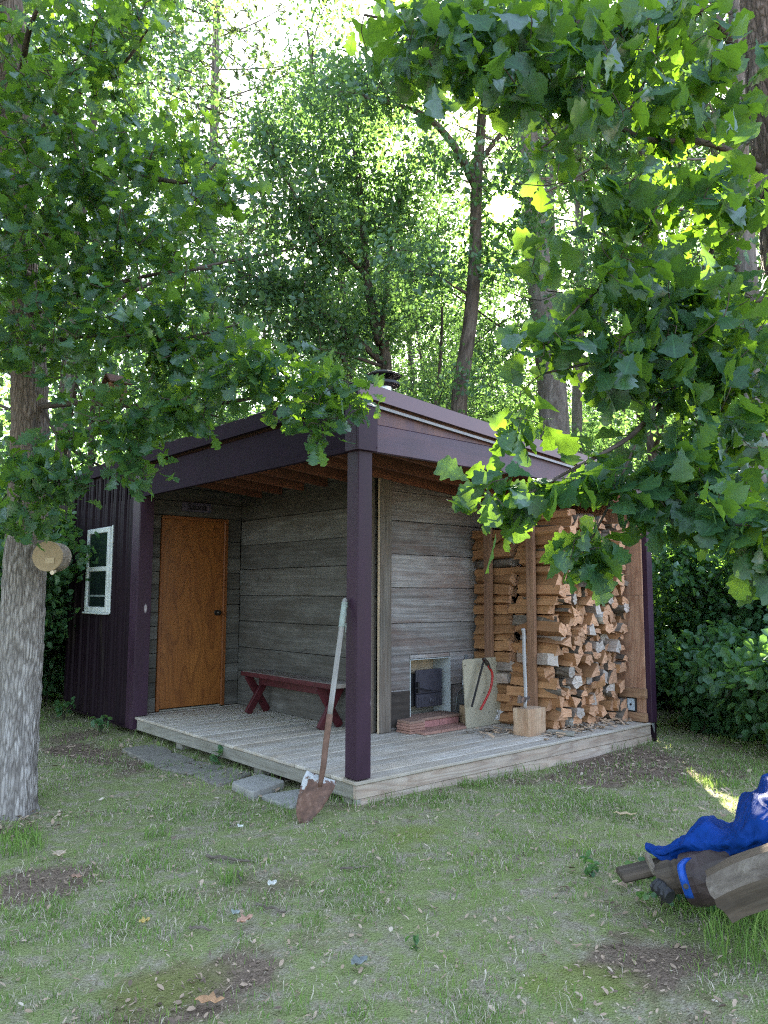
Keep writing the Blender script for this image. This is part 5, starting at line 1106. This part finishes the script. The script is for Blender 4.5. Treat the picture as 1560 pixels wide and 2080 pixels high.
# ---- the near oak on the left
lb = gp(37, 5.62); lroot = thing('oak_tree', 'oak with furrowed pale grey trunk carrying the round wooden birdhouse', 'oak tree', tuple(lb))
tr = [lb+[0, 0, -.1], at(40, 1350, 5.58), at(55, 1050, 5.58), at(60, 800, 5.6), at(45, 520, 5.65), at(32, 300, 5.7), at(25, 60, 5.75), at(22, -250, 5.8)]
face = math.atan2(CAM[1]-lb[1], CAM[0]-lb[0])
bigtrunk(lroot, tr, [.168, .158, .142, .128, .112, .108, .10, .085], oakbark('oak_bark', (.045, .036, .03), (.23, .205, .185), (.40, .375, .355)), scars=())
S = Skel(); S.p += list(smooth_pts(tr, 60)[22:]); S.d += list(np.gradient(smooth_pts(tr, 60)[22:], axis=0))
for pts, r0 in (([(85, 825, 5.55), (180, 818, 5.4), (330, 828, 5.2), (460, 818, 5.0), (570, 795, 4.85), (690, 772, 4.7)], .024), ([(65, 500, 5.6), (180, 395, 5.4), (270, 360, 5.2), (390, 370, 5.0), (450, 320, 4.9)], .03), ([(60, 640, 5.6), (160, 600, 5.3), (300, 560, 5.1), (430, 545, 4.9)], .024), ([(40, 330, 5.7), (130, 210, 5.5), (240, 140, 5.2), (300, 60, 5.0)], .028), ([(40, 200, 5.7), (60, 60, 5.2), (120, -60, 4.9)], .03), ([(85, 830, 5.55), (130, 900, 5.3), (210, 950, 5.1), (290, 985, 5.0)], .014), ([(60, 560, 5.5), (-40, 480, 5.0), (-120, 420, 4.6)], .025), ([(70, 850, 5.5), (60, 940, 5.2), (40, 1020, 5.05)], .012), ([(70, 700, 5.5), (200, 680, 5.1), (350, 690, 4.9), (480, 660, 4.75)], .02)):
    S.limb([at(*p) for p in pts], r0, .006, 7)
C = []
def pb(px, py, d_, rx, ry, rd_, n): C.append(ell(at(px, py, d_), (1, 1, 1), n)*0+np.array([at(px+rx*a, py+ry*b, d_+rd_*c) for a, b, c in unit(n)*(rng.random(n)**.45)[:, None]]))
for a in ((80, 120, 5.2, 230, 170, .8, 95), (230, 60, 5.1, 130, 120, .6, 38), (120, 330, 5.0, 200, 130, .7, 74), (300, 300, 5.0, 130, 110, .6, 34), (60, 520, 5.0, 190, 130, .6, 68), (260, 480, 4.9, 200, 100, .6, 52), (90, 690, 5.0, 170, 110, .6, 58), (300, 640, 4.9, 170, 90, .5, 50), (420, 400, 4.9, 100, 90, .5, 20), (420, 720, 4.8, 130, 90, .4, 36), (560, 770, 4.7, 130, 65, .35, 34), (660, 800, 4.65, 80, 60, .3, 20), (330, 830, 4.9, 170, 70, .4, 38), (190, 880, 4.9, 130, 70, .4, 22), (60, 960, 4.9, 80, 60, .3, 22), (40, 1040, 4.9, 60, 40, .3, 17), (130, 980, 4.9, 60, 50, .3, 12), (290, 950, 4.85, 55, 50, .3, 9), (-120, 400, 4.6, 150, 330, .7, 70), (620, 860, 4.6, 70, 45, .2, 10)): pb(*a)
C = np.concatenate(C); dirs = S.attach(C, .007, .0024, 5); S.wood('branches', M['bark'], lroot)
crown(lroot, 'crown', C, dirs, 6, .045, .116, OAK, M['oakleaf'], .6, .28, .12)
# ---- the near oak on the right
rb_ = gp(1690, 4.4); rroot = thing('oak_tree', 'dark trunked oak at the edge of the picture hanging big leaves over the firewood', 'oak tree', tuple(rb_))
tr = [rb_+[0, 0, -.1], at(1670, 1200, 4.4), at(1640, 800, 4.4), at(1602, 450, 4.4), at(1572, 150, 4.4), at(1552, -100, 4.4), at(1540, -400, 4.5)]
bigtrunk(rroot, tr, [.20, .19, .175, .16, .15, .145, .14], oakbark('dark_oak_bark', (.03, .022, .018), (.12, .09, .075), (.23, .18, .155), False), .014, 200, .012, 34, 8)
S = Skel(); q = smooth_pts(tr, 60)[20:]; S.p += list(q); S.d += list(np.gradient(q, axis=0))
for pts, r0 in (([(1490, 90, 4.35), (1430, 20, 4.2), (1350, 30, 4.1), (1240, 48, 3.95), (1120, 45, 3.85), (980, 38, 3.7), (860, 50, 3.6), (740, 30, 3.5)], .03), ([(1540, 340, 4.3), (1440, 290, 4.0), (1320, 285, 3.8), (1200, 240, 3.65), (1100, 300, 3.5)], .022), ([(1560, 350, 4.3), (1490, 450, 4.1), (1440, 520, 3.9), (1400, 640, 3.8), (1370, 700, 3.7)], .022), ([(1580, 600, 4.3), (1490, 620, 4.0), (1380, 640, 3.8), (1290, 560, 3.7), (1200, 600, 3.6), (1110, 700, 3.5)], .018), ([(1600, 760, 4.3), (1510, 720, 4.0), (1400, 760, 3.75), (1300, 870, 3.55), (1235, 915, 3.45), (1150, 960, 3.4), (1010, 1040, 3.3)], .02), ([(1610, 900, 4.2), (1500, 900, 3.8), (1420, 1000, 3.5), (1330, 1030, 3.4)], .018), ([(1340, 20, 4.1), (1330, 120, 3.9), (1270, 240, 3.7)], .013), ([(1290, 905, 3.5), (1230, 1040, 3.42), (1185, 1120, 3.4)], .006), ([(1620, 1000, 4.1), (1560, 1060, 3.4), (1500, 1120, 3.2)], .016), ([(1400, 640, 3.8), (1250, 720, 3.6), (1100, 760, 3.5)], .01)):
    S.limb([at(*p) for p in pts], r0, .005, 7)
C = []
for a in ((1250, 60, 3.8, 330, 90, .5, 78), (900, 60, 3.6, 220, 80, .4, 38), (980, 150, 3.6, 200, 80, .4, 30), (1180, 190, 3.7, 220, 100, .5, 30), (1380, 200, 3.9, 150, 130, .6, 32), (1140, 360, 3.6, 110, 110, .4, 7), (1360, 400, 3.8, 160, 110, .5, 36), (1470, 440, 3.9, 110, 130, .5, 20), (1310, 600, 3.7, 150, 110, .4, 36), (1450, 620, 3.8, 150, 120, .5, 38), (1120, 700, 3.5, 85, 80, .3, 14), (1330, 740, 3.6, 150, 100, .4, 40), (1480, 780, 3.6, 120, 120, .4, 34), (1440, 920, 3.5, 140, 100, .35, 38), (1080, 860, 3.45, 80, 40, .25, 6), (1190, 960, 3.4, 100, 60, .25, 12), (1040, 1010, 3.3, 95, 42, .22, 13), (1180, 1125, 3.4, 75, 50, .2, 11), (1340, 1010, 3.4, 70, 70, .25, 10), (1510, 1040, 3.3, 90, 90, .3, 26), (1560, 1130, 3.2, 60, 50, .25, 10), (1700, 650, 3.8, 110, 420, .6, 30), (1120, 530, 3.6, 70, 60, .3, 3)): pb(*a)
C = np.concatenate(C); dirs = S.attach(C, .006, .002, 5); S.wood('branches', M['bark'], rroot)
crown(rroot, 'crown', C, dirs, 5, .035, .136, OAKR, M['oakleaf'], .55, .4, .12, 0, .21)
# ---- round birdhouse and small brown birdhouse
hb_ = at(107, 1131, 5.30); bh = thing('birdhouse', 'round log-slice birdhouse fixed to the pale oak trunk by a tan plate', 'birdhouse', tuple(hb_))
vd = CAM-hb_; vd[2] = 0; vd /= np.linalg.norm(vd); axd = rotm('Z', -.42) @ vd; sd = np.cross([0, 0, 1], axd)
mb = MB(); lathe(mb, hb_-axd*.085, axd, [(0, .094), (.01, .1), (.14, .1), (.148, .097)], 40); P(mb, 'body', barkmat('birdhouse_bark', (.12, .10, .085), (.25, .21, .17), (.36, .32, .27), (20, 20, 20)), bh)
mb = MB(); lathe(mb, hb_+axd*.064, axd, [(0, .1), (.012, .104), (.02, .102), (.021, .001)], 40); P(mb, 'front_disc', wood('pale_pine_disc', [(.2, (.22, .16, .09)), (.8, (.36, .275, .165))], (1, 14, 14), None, 0, (.97, 1.03), .7, .1), bh)
c = hb_+axd*.088+sd*.02+np.array([0, 0, -.03]); mb = MB(); prism(mb, [(-.03, -.02), (.03, -.02), (.03, .02), (-.03, .02)], c, sd, (0, 0, 1), .004); P(mb, 'label_plate', flat('plate_wood', (.36, .28, .17), .6), bh)
mb = MB(); c = hb_-sd*.09+axd*.0; e = at(86, 1132, 5.38); prism(mb, [(-.045, -.06), (.05, -.06), (.05, .06), (-.045, .06)], e, sd, (0, 0, 1), .022)
for z_ in (-.03, .035): lathe(mb, e+np.array([0, 0, z_])-sd*.01+axd*.012, axd, [(0, .007), (.002, .007)], 8, 1)
P(mb, 'bracket', [flat('tan_wood', (.50, .40, .24), .6), M['black']], bh)
mb = MB(); tube(mb, [hb_+axd*.03+np.array([0, 0, -.10])+sd*.03, hb_+axd*.10+np.array([0, 0, -.112])+sd*.045], .014, 10); P(mb, 'perch', flat('pale_perch', (.6, .5, .36), .6), bh)
nb_ = at(236, 793, 5.35); sb = thing('birdhouse', 'small brown peaked birdhouse half hidden among the oak leaves', 'birdhouse', tuple(nb_))
mb = MB(); box(mb, nb_-[.055, .055, .075], nb_+[.055, .055, .05], 2, .4, .004); P(mb, 'body', M['stud'], sb)
mb = MB()
for s in (-1, 1): bar(mb, nb_+[0, s*.085, .035], nb_+[0, s*-.004, .105], .16, .014, (0, s*.8, 1) if False else (0, s*.62, .78))
P(mb, 'roof', M['soffit'], sb)
mb = MB(); lathe(mb, nb_+[-.056, -.0, .0], (-1, 0, 0), [(0, .02), (.002, .02)], 14); P(mb, 'entrance', M['black'], sb)

# ---- woods behind: a few kinds, each copied
def hardwood(seed, H, lean, cb, nl, spread_, per, leaf, tr_=.13, npc=13):
    global rng; rng = np.random.default_rng(seed)
    root = thing('hardwood_tree', '', 'tree', (0, 0, 0), 'leafy trees in the woods')
    T = [np.array([lean*(t**1.4)*H+.25*math.sin(t*5+seed), .3*math.sin(t*4+seed*2), t*H]) for t in np.linspace(0, 1, 8)]; T[0][:] = (0, 0, -.4); S = Skel(); S.limb(T, tr_, .025, 10, 24)
    q = smooth_pts(T, 40); C = []
    for k in range(nl):
        t = cb+(1-cb)*(k+rng.random()*.8)/nl; p = q[int(t*39)]; az = k*2.4+rng.random(); L = spread_*(1.15-.75*abs(t-.45)*1.3)*(.7+.5*rng.random()); up = .25+.6*rng.random()
        e = p+np.array([math.cos(az)*L, math.sin(az)*L, up*L*.75]); m = (p+e)/2+np.array([0, 0, .08*L])+rng.normal(size=3)*.1*L
        S.limb([p, m, e], tr_*.42*(1.1-t), .012, 6, 9)
        for s_, n_ in ((.45, npc-4), (.75, npc), (1.0, npc)): C.append(ell(p+(e-p)*s_+rng.normal(size=3)*.3, (1.0, 1.0, .62), n_))
        C.append(ell(m+rng.normal(size=3)*.6+[0, 0, -.3], (.9, .9, .6), npc//2))
    C = np.concatenate(C); dirs = S.attach(C, .008, .004, 3); S.wood('trunk', M['bark'], root); crown(root, 'crown', C, dirs, per, .17, leaf, SIMPLE, M['bgleaf'], .5, .2, .3); return root
def place(protos, spots, used=set()):
    for pi, px, d_, rz_, sc, lab in spots:
        p = np.array([px, d_[0], -.2]) if isinstance(d_, tuple) else gp(px, d_, float(hgt(*gp(px, d_)[:2]))); proto = protos[pi]
        if id(proto) not in used: used.add(id(proto)); proto.location = p; proto.rotation_euler = (0, 0, rz_); proto.scale = (sc,)*3; proto['label'] = lab
        else: dup(proto, p, rz_, sc, lab)
HW = [hardwood(21, 13.5, .05, .22, 13, 3.2, 28, .09), hardwood(22, 11, -.08, .15, 12, 3.0, 28, .088), hardwood(23, 16, .03, .35, 13, 3.4, 30, .095, .17), hardwood(24, 8.5, .12, .1, 11, 2.6, 26, .085, .08)]
place(HW, [
    (0, 700, 15.5, 2.2, 1, 'leafy tree behind the chimney with sky gaps beside it'),
    (3, 860, 12.5, 4.1, .74, 'small leafy tree just behind the chimney cap'), 
    (1, 1400, 13, 5.2, 1.1, 'leafy tree behind the purple end post'),
    (0, 1530, 14, .9, 1, 'leafy tree behind the big right-hand oak leaves'), (2, 1640, 16, 3.3, 1, 'tall leafy tree beyond the dark oak trunk'),
    (3, 230, 15, 3.6, 1.0, 'leafy tree behind the metal wall window'), (1, 110, 12, 1.9, 1.05, 'leafy tree seen through the oak by the birdhouse'),
    (2, -60, 14, 5.0, 1, 'tall leafy tree past the pale oak trunk'), (3, 300, 21, .2, 1.0, 'small leafy tree behind the pine trunk foot'),
    (2, 850, 25, 2.0, 1.05, 'tall leafy tree far behind the chimney'), (1, 620, 26, 3.0, 1.1, 'leafy tree far behind the porch beam'),
    (0, 1380, 22, 2.4, 1.15, 'leafy tree far behind the firewood bay'), (2, 380, 34, 3.9, .7, 'tall leafy tree far behind the straight pine'), (1, 100, 22, .7, 1.4, 'leafy tree far behind the birdhouse'),
    (0, 905, 32, 5.5, 1.1, 'leafy tree deep in the woods under the sun'), (2, 1260, 33, .3, 1.1, 'tall leafy tree deep in the woods right of the pines'), (1, 760, 34, 1.4, 1.6, 'leafy tree deep in the woods left of the dark slim trunk'), (0, 1560, 26, 1.1, 1.2, 'leafy tree deep in the woods behind the tarp side'), (0, -6.2, (2.2,), .6, 1.1, 'unseen leafy tree added beyond the pale oak to shade the cabin'), (1, -5.6, (6.4,), 1.6, 1.2, 'unseen leafy tree added off the metal wall to shade it'), (2, -8.5, (-1.0,), 2.6, 1, 'unseen tall leafy tree added at the open side to shade the cabin'), (3, -4.9, (4.2,), 3.6, 1.1, 'unseen small leafy tree added past the pale oak as shade'), (1, -7.5, (-4.5,), 4.6, 1.1, 'unseen leafy tree added at the near side as shade'), (3, 985, 16, 3.2, .66, 'small leafy tree between the dark slim trunk and the pines'), (3, 1065, 14.5, 1.2, .6, 'small leafy tree at the foot of the thickest leaning pine'), (1, 1255, 17, 2.7, .45, 'small leafy tree behind the far end of the roof'), (3, 930, 19, 5.2, .6, 'small leafy tree farther back behind the slim dark trunk'), (0, 1310, 19, 2.2, 1, 'leafy tree beyond the end post at the edge of the woods'), (1, 500, 17, 3.2, .8, 'leafy tree behind the porch roof right of the straight pine'), (2, 560, 25, 3.9, .85, 'tall leafy tree far back above the porch beam'), (0, 880, 22, 1.9, .85, 'leafy tree far back left of the slim dark trunk'), (0, 700, 27, 4.9, 1.1, 'leafy tree deep behind the many-limbed oak'), (3, 800, 19, .9, 1.1, 'small leafy tree behind the many-limbed oak')])  # unseen trees left of the view are added to darken the left facade
# ---- the slim dark tree and the many-limbed oak, individually shaped
rng = np.random.default_rng(77)
def custom(label, base_px, dist, limbs, blobs, per, leaf, bk, clear=None):
    b = gp(base_px, dist, -.25); root = thing('hardwood_tree', label, 'tree', tuple(b), 'leafy trees in the woods'); S = Skel()
    for k, (pts, r0, r1) in enumerate(limbs):
        Q = [at(*p) for p in pts]
        if k == 0: Q = [b]+Q
        S.limb(Q, r0, r1, 9, 18)
    global C; C = []
    for a in blobs: pb(*a)
    C = np.concatenate(C); dirs = S.attach(C, .008, .004, 3); S.wood('trunk', bk, root); crown(root, 'crown', C, dirs, per, .16, leaf, SIMPLE, M['bgleaf'], .5, .2, .3, 0, clear); return root
custom('slim dark trunked tree just left of the sun leaning over the roof', 925, 10.5, [([(932, 850, 10.5), (940, 760, 10.5), (957, 640, 10.5), (966, 500, 10.5), (968, 380, 10.5), (976, 280, 10.6), (985, 120, 10.7), (990, -100, 10.8)], .125, .05), ([(966, 380, 10.5), (925, 300, 10.2), (870, 240, 10), (800, 212, 9.8), (720, 190, 9.6)], .06, .02), ([(972, 330, 10.5), (1040, 240, 10.4), (1100, 130, 10.3)], .04, .015), ([(955, 600, 10.5), (880, 560, 10.2), (800, 545, 10)], .025, .01)],
       [(760, 190, 9.8, 130, 70, .8, 60), (880, 130, 10.2, 130, 90, .9, 60), (1050, 120, 10.3, 110, 100, .9, 45), (960, 20, 10.5, 150, 70, 1, 55), (830, 540, 10, 90, 60, .8, 32), (900, 330, 10.2, 70, 70, .8, 22), (1045, 345, 10.4, 60, 50, .8, 24), (1000, 530, 10.5, 65, 60, .8, 26), (1090, 470, 10.6, 50, 70, .8, 18), (1005, 430, 10.8, 60, 60, .6, 22)], 26, .085, M['bark'], .2)
custom('many-limbed oak with long leaning boughs behind the porch corner', 790, 11.5, [([(785, 760, 11.5), (768, 690, 11.5), (745, 560, 11.6), (735, 430, 11.7), (720, 300, 11.8), (690, 150, 12)], .10, .03), ([(775, 735, 11.5), (700, 670, 11.2), (610, 605, 11), (520, 565, 10.8), (450, 540, 10.6)], .055, .015), ([(770, 700, 11.5), (790, 560, 11.6), (800, 450, 11.7), (840, 330, 11.8)], .05, .015), ([(745, 560, 11.6), (660, 480, 11.3), (590, 380, 11.1), (540, 260, 11)], .04, .012), ([(780, 745, 11.5), (700, 720, 11.2), (600, 700, 11)], .03, .01)],
       [(480, 560, 10.7, 110, 70, .8, 40), (600, 590, 11, 120, 80, .9, 55), (700, 470, 11.3, 130, 100, 1, 75), (600, 400, 11.1, 110, 100, .9, 50), (690, 320, 11.7, 110, 90, 1, 60), (820, 400, 11.8, 90, 100, 1, 50), (690, 190, 12, 120, 80, 1, 50), (640, 690, 11, 110, 45, .8, 40), (560, 280, 11, 70, 70, .8, 24), (780, 640, 11.5, 90, 60, .8, 36)], 27, .085, M['bark'])
# ---- pines
def pine(seed, label, pts, rad, dens, brange, blen):
    global rng; rng = np.random.default_rng(seed)
    b = np.array(pts[0]); root = thing('pine_tree', label, 'pine tree', tuple(b), 'straight pines in the woods'); S = Skel(); S.limb(pts, rad[0], rad[1], 14, 40)
    q = smooth_pts(pts, 80); zt, zb_ = q[-1][2], q[0][2]; C, D_ = [], []
    for k in range(dens):
        t = brange[0]+(brange[1]-brange[0])*(k+rng.random())/dens; p = q[int(t*79)]; az = k*2.4+rng.random()*.6; L = blen*(.55+.7*rng.random())*(1.05-.4*t); bare = t < brange[0]+.12
        e = p+np.array([math.cos(az)*L, math.sin(az)*L, L*(.05+.45*t*rng.random())]); m = (p+e)/2+np.array([0, 0, -.1*L*rng.random()])
        S.limb([p, m, e], .03*(1.1-t*.5), .008, 5, 8)
        for j in range(int(L*(1.5 if bare else 6))):
            s_ = .35+.65*rng.random(); c = p+(e-p)*s_+rng.normal(size=3)*[.28, .28, .2]; C.append(c)
    C = np.array(C); dirs = S.attach(C, .006, .004, 3); S.wood('trunk', M['pinebark'], root)
    n = len(C); per = 26; i = np.repeat(np.arange(n), per); N = len(i); d = unit(N)+dirs[i]*.9+[0, 0, .15]; pos = C[i]-dirs[i]*(.16*rng.random(N))[:, None]
    nd = [(np.array([(0, -.07, 0), (0, .07, 0), (1, .04, 0), (1, -.04, 0)]), np.array([(0, 1, 2, 3)]))]; V, Q, ix = instance(nd, pos, d, unit(N), .15*(.7+.5*rng.random(N)))
    fast('crown', V-b, Q, M['needle'], root, np.repeat(rng.random(n), per)[ix]); return root
def line(base_px, d0, pts, zb=-.3): return [gp(base_px, d0, zb)]+[at(*p) for p in pts]
pine(31, 'straight slender pine with bare lower stubs left of the porch roof', line(405, 18, [(412, 900, 18), (420, 690, 18), (426, 560, 18), (432, 400, 18), (436, 200, 18), (441, 0, 18), (448, -350, 18)]), (.17, .07), 80, (.38, .98), 3.0)
pine(32, 'thickest grey pine leaning behind the firewood roof right of the sun', line(1150, 12.5, [(1125, 850, 12.5), (1112, 700, 12.5), (1095, 560, 12.5), (1080, 400, 12.5), (1068, 240, 12.5), (1055, 60, 12.5), (1040, -300, 12.5)]), (.26, .13), 34, (.55, .98), 2.6)
pine(33, 'pale grey pine second from the dark oak trunk behind the roof', line(1172, 17.5, [(1172, 850, 17.5), (1176, 700, 17.5), (1178, 560, 17.5), (1176, 400, 17.5), (1172, 200, 17.5), (1168, 0, 17.5), (1160, -350, 17.5)]), (.13, .07), 26, (.62, .98), 2.4)
pine(34, 'slim pine standing between the two other pines right of the sun', line(1128, 19, [(1126, 850, 19), (1122, 620, 19), (1118, 480, 19), (1112, 250, 19), (1106, 0, 19), (1100, -250, 19)]), (.17, .08), 34, (.45, .98), 2.6)
pine(35, 'brown pine trunk glimpsed behind the leaves beside the dark oak', line(1530, 11, [(1527, 700, 11), (1522, 600, 11), (1512, 450, 11), (1500, 200, 11), (1490, -300, 11)]), (.16, .10), 20, (.6, .98), 2.4)
# ---- undergrowth
def bush(seed, H, W_, per, leaf, tm, mat):
    global rng; rng = np.random.default_rng(seed); root = thing('bush', '', 'bush', (0, 0, 0), 'bushes at the edge of the woods'); S = Skel(); C = []
    for k in range(11):
        az = k*2.4; L = W_*(.25+.75*rng.random()); e = np.array([math.cos(az)*L, math.sin(az)*L, H*(.55+.5*rng.random())]); b = np.array([rng.normal()*.12, rng.normal()*.12, -.1])
        S.limb([b, b+(e-b)*[.35, .35, .6]+rng.normal(size=3)*.06, e], .014, .005, 5, 9); C.append(ell(e-[0, 0, .1], (W_*.38, W_*.38, H*.2), 16)); C.append(ell(b+(e-b)*.6, (W_*.36, W_*.36, H*.22), 15))
        C.append(ell(b+(e-b)*.3, (W_*.3, W_*.3, H*.14), 5))
    C = np.concatenate(C); C = C[C[:, 2] > .08]; dirs = S.attach(C, .006, .0025, 3); S.wood('stems', M['twig'], root); crown(root, 'leaves', C, dirs, per, .085, leaf, tm, mat, .75, .15, .14); return root
BU = [bush(41, 1.9, 1.0, 17, .085, OVAL, M['bushleaf']), bush(42, 2.4, 1.1, 16, .075, OVAL, M['bushleaf']), bush(43, 1.1, .8, 15, .09, OVAL, M['bushleaf'])]
place(BU, [(0, 1535, 9.9, .3, 1, 'dense bush just right of the purple end post'), (1, 1500, 10.2, 2.1, 1, 'tall dense bush above the tarp'), (0, 1600, 9.4, 4.0, 1.05, 'dense bush at the edge of the picture behind the tarp'), (2, 1450, 8.9, 1.2, .9, 'low bush in front of the dense one by the end post'), (2, 1550, 8.6, 3.0, .95, 'low broad bush behind the tarp heap'),
    (1, 1420, 11.6, 5.0, 1.15, 'tall bush behind the end post bushes'), (1, 1560, 12, .6, 1.2, 'tall bush deep behind the tarp'), (2, 1345, 10.6, 2.6, 1.0, 'bush hard against the back of the firewood bay'), (2, 1680, 7.8, 2.2, 1.1, 'low bush out past the tarp'), (1, 1700, 10.5, 1.0, 1.1, 'tall bush past the dark oak trunk'),
    (0, 110, 11.2, .8, 1.05, 'bush between the pale trunk and the metal wall'), (1, 30, 10.6, 2.0, 1, 'tall bush behind the pale oak trunk'), (0, -60, 9.8, 3.3, 1.1, 'bush at the far edge past the pale oak'), (1, 150, 13.5, 4.2, 1.2, 'tall bush behind the back of the metal wall'), (2, 60, 12.0, 5.1, 1.1, 'low bush beyond the sunny grass by the metal wall'), (1, -150, 12, 1.1, 1.2, 'tall bush off beyond the pale oak'), (1, 240, 14.5, .2, 1.3, 'tall bush behind the cabin below the pine'),
    (1, 450, 14.5, 3.2, 1.5, 'bush behind the porch roof'), (1, 620, 15.5, 1.2, 1.5, 'bush low behind the porch corner'), (1, 900, 14, 2.3, 1.5, 'bush low behind the slim dark trunk'), (1, 1060, 13.4, 5.5, 1.4, 'bush behind the firewood roof below the pines'), (1, 1230, 13, .9, .9, 'bush behind the far end of the roof')])
def weed(seed, label, px, py, H, n, leaf, dist=None):
    global rng; rng = np.random.default_rng(seed); b = np.r_[g2(px, py), -.18]; root = thing('weed', label, 'weed', tuple(b), 'leafy weeds in the yard'); S = Skel(); C = []
    for k in range(n):
        a = k*2.4+seed; e = b+np.array([math.cos(a)*H*.4, math.sin(a)*H*.4, H*(.6+.4*rng.random())]); S.limb([b, (b+e)/2+[0, 0, H*.1], e], .003, .0015, 4, 6); C += [e, b+(e-b)*.7+rng.normal(size=3)*.015]
    C = np.array(C); dirs = S.attach(C, .004, .0012, 3); S.wood('stem', M['twig'], root); crown(root, 'leaves', C, dirs, 3, .012, leaf, OVAL, M['bushleaf'], 1.1, .0, .02, .15)
for a in ((51, 'broad leaved weed at the foot of the metal wall', 205, 1490, .17, 4, .07), (52, 'leafy weed in front of the blue hem', 1400, 1838, .13, 6, .05), (53, 'bushy weed below the long grey timber', 1480, 1860, .20, 8, .05), (54, 'small weed left of the black log stub', 1345, 1842, .12, 5, .045), (55, 'small weed by the grey plank end', 1290, 1790, .09, 4, .04), (56, 'tiny weed below the tarp toe', 1200, 1782, .07, 3, .04), (57, 'single broad weed under the deck edge near the stones', 443, 1556, .11, 2, .07), (58, 'tiny weed on the dry grass at the middle of the yard', 845, 1925, .04, 1, .035), (59, 'weed sprouting in the mulch by the end post', 1440, 1480, .35, 6, .07), (60, 'weed at the far corner of the metal wall', 130, 1462, .22, 6, .06)): weed(*a)
# ---- far woods as one mass
rng = np.random.default_rng(90); n = 48000; az = YAW+(rng.random(n)-.5)*1.9; rr_ = 30+26*rng.random(n); hh = 12*rng.random(n)**1.15
c = np.stack([CAM[0]+np.cos(az)*rr_, CAM[1]+np.sin(az)*rr_, -.2+hh+.9*np.clip((rr_-18)/40, 0, 1)**2], 1)
k = fbm(az*14+3, hh*.35+rr_*.2, 3) > .34+.012*hh; c = c[k]; i = np.repeat(np.arange(len(c)), 4); pos = c[i]+rng.normal(size=(len(i), 3))*.35
rel = pos-CAM; t_ = rel @ SUN; kk = np.linalg.norm(rel-t_[:, None]*SUN, axis=1) > .7; pos = pos[kk]
V, Q, ix = instance(SIMPLE, pos, unit(len(pos)), unit(len(pos))+[0, 0, .4], .24*(.7+.6*rng.random(len(pos))))
o = fast('woods', V, Q, M['bgleaf'], None, rng.random(len(pos))[ix]*.9, None, True); tag(o, 'distant leafy woods closing the view behind the cabin', 'woods', kind='stuff')
# ------------------------------------------------------------------ sky
wd_ = bpy.data.worlds.new('World'); SC.world = wd_; wd_.use_nodes = True; nt = wd_.node_tree; bg = nt.nodes['Background']; wo = nt.nodes['World Output']
sky = node(nt, 'ShaderNodeTexSky', sky_type='NISHITA', sun_disc=False, sun_elevation=SEL, sun_rotation=SKYROT(SAZ), air_density=1.0, dust_density=1.2, ozone_density=1.0, altitude=200.0)
lum = node(nt, 'ShaderNodeRGBToBW', {0: sky.outputs[0]}).outputs[0]
thin = node(nt, 'ShaderNodeHueSaturation', {'Saturation': .72, 'Color': sky.outputs[0]}).outputs[0]
kk_ = mth(nt, 'DIVIDE', 1.0, mth(nt, 'ADD', 1.0, mth(nt, 'MULTIPLY', lum, .42)))
nt.links.new(mixc(nt, 1.0, thin, node(nt, 'ShaderNodeCombineColor', {0: kk_, 1: kk_, 2: kk_}).outputs[0], 'MULTIPLY'), bg.inputs['Color']); bg.inputs['Strength'].default_value = .15
tc = node(nt, 'ShaderNodeTexCoord'); dt = node(nt, 'ShaderNodeVectorMath', {0: tc.outputs['Generated'], 1: tuple(SUN)}, operation='DOT_PRODUCT').outputs['Value']
ang = mth(nt, 'ARCCOSINE', mth(nt, 'MINIMUM', dt, 1.0))
g1 = mth(nt, 'EXPONENT', mth(nt, 'MULTIPLY', mth(nt, 'POWER', mth(nt, 'DIVIDE', ang, math.radians(.75)), 2.0), -1.0)); g2_ = mth(nt, 'EXPONENT', mth(nt, 'MULTIPLY', mth(nt, 'DIVIDE', ang, math.radians(4.5)), -1.0))
b2 = node(nt, 'ShaderNodeBackground', {'Color': (1, .93, .80), 'Strength': mth(nt, 'ADD', mth(nt, 'MULTIPLY', g1, 40.0), mth(nt, 'MULTIPLY', g2_, .9))})
nt.links.new(node(nt, 'ShaderNodeAddShader', {0: bg.outputs[0], 1: b2.outputs[0]}).outputs[0], wo.inputs['Surface'])
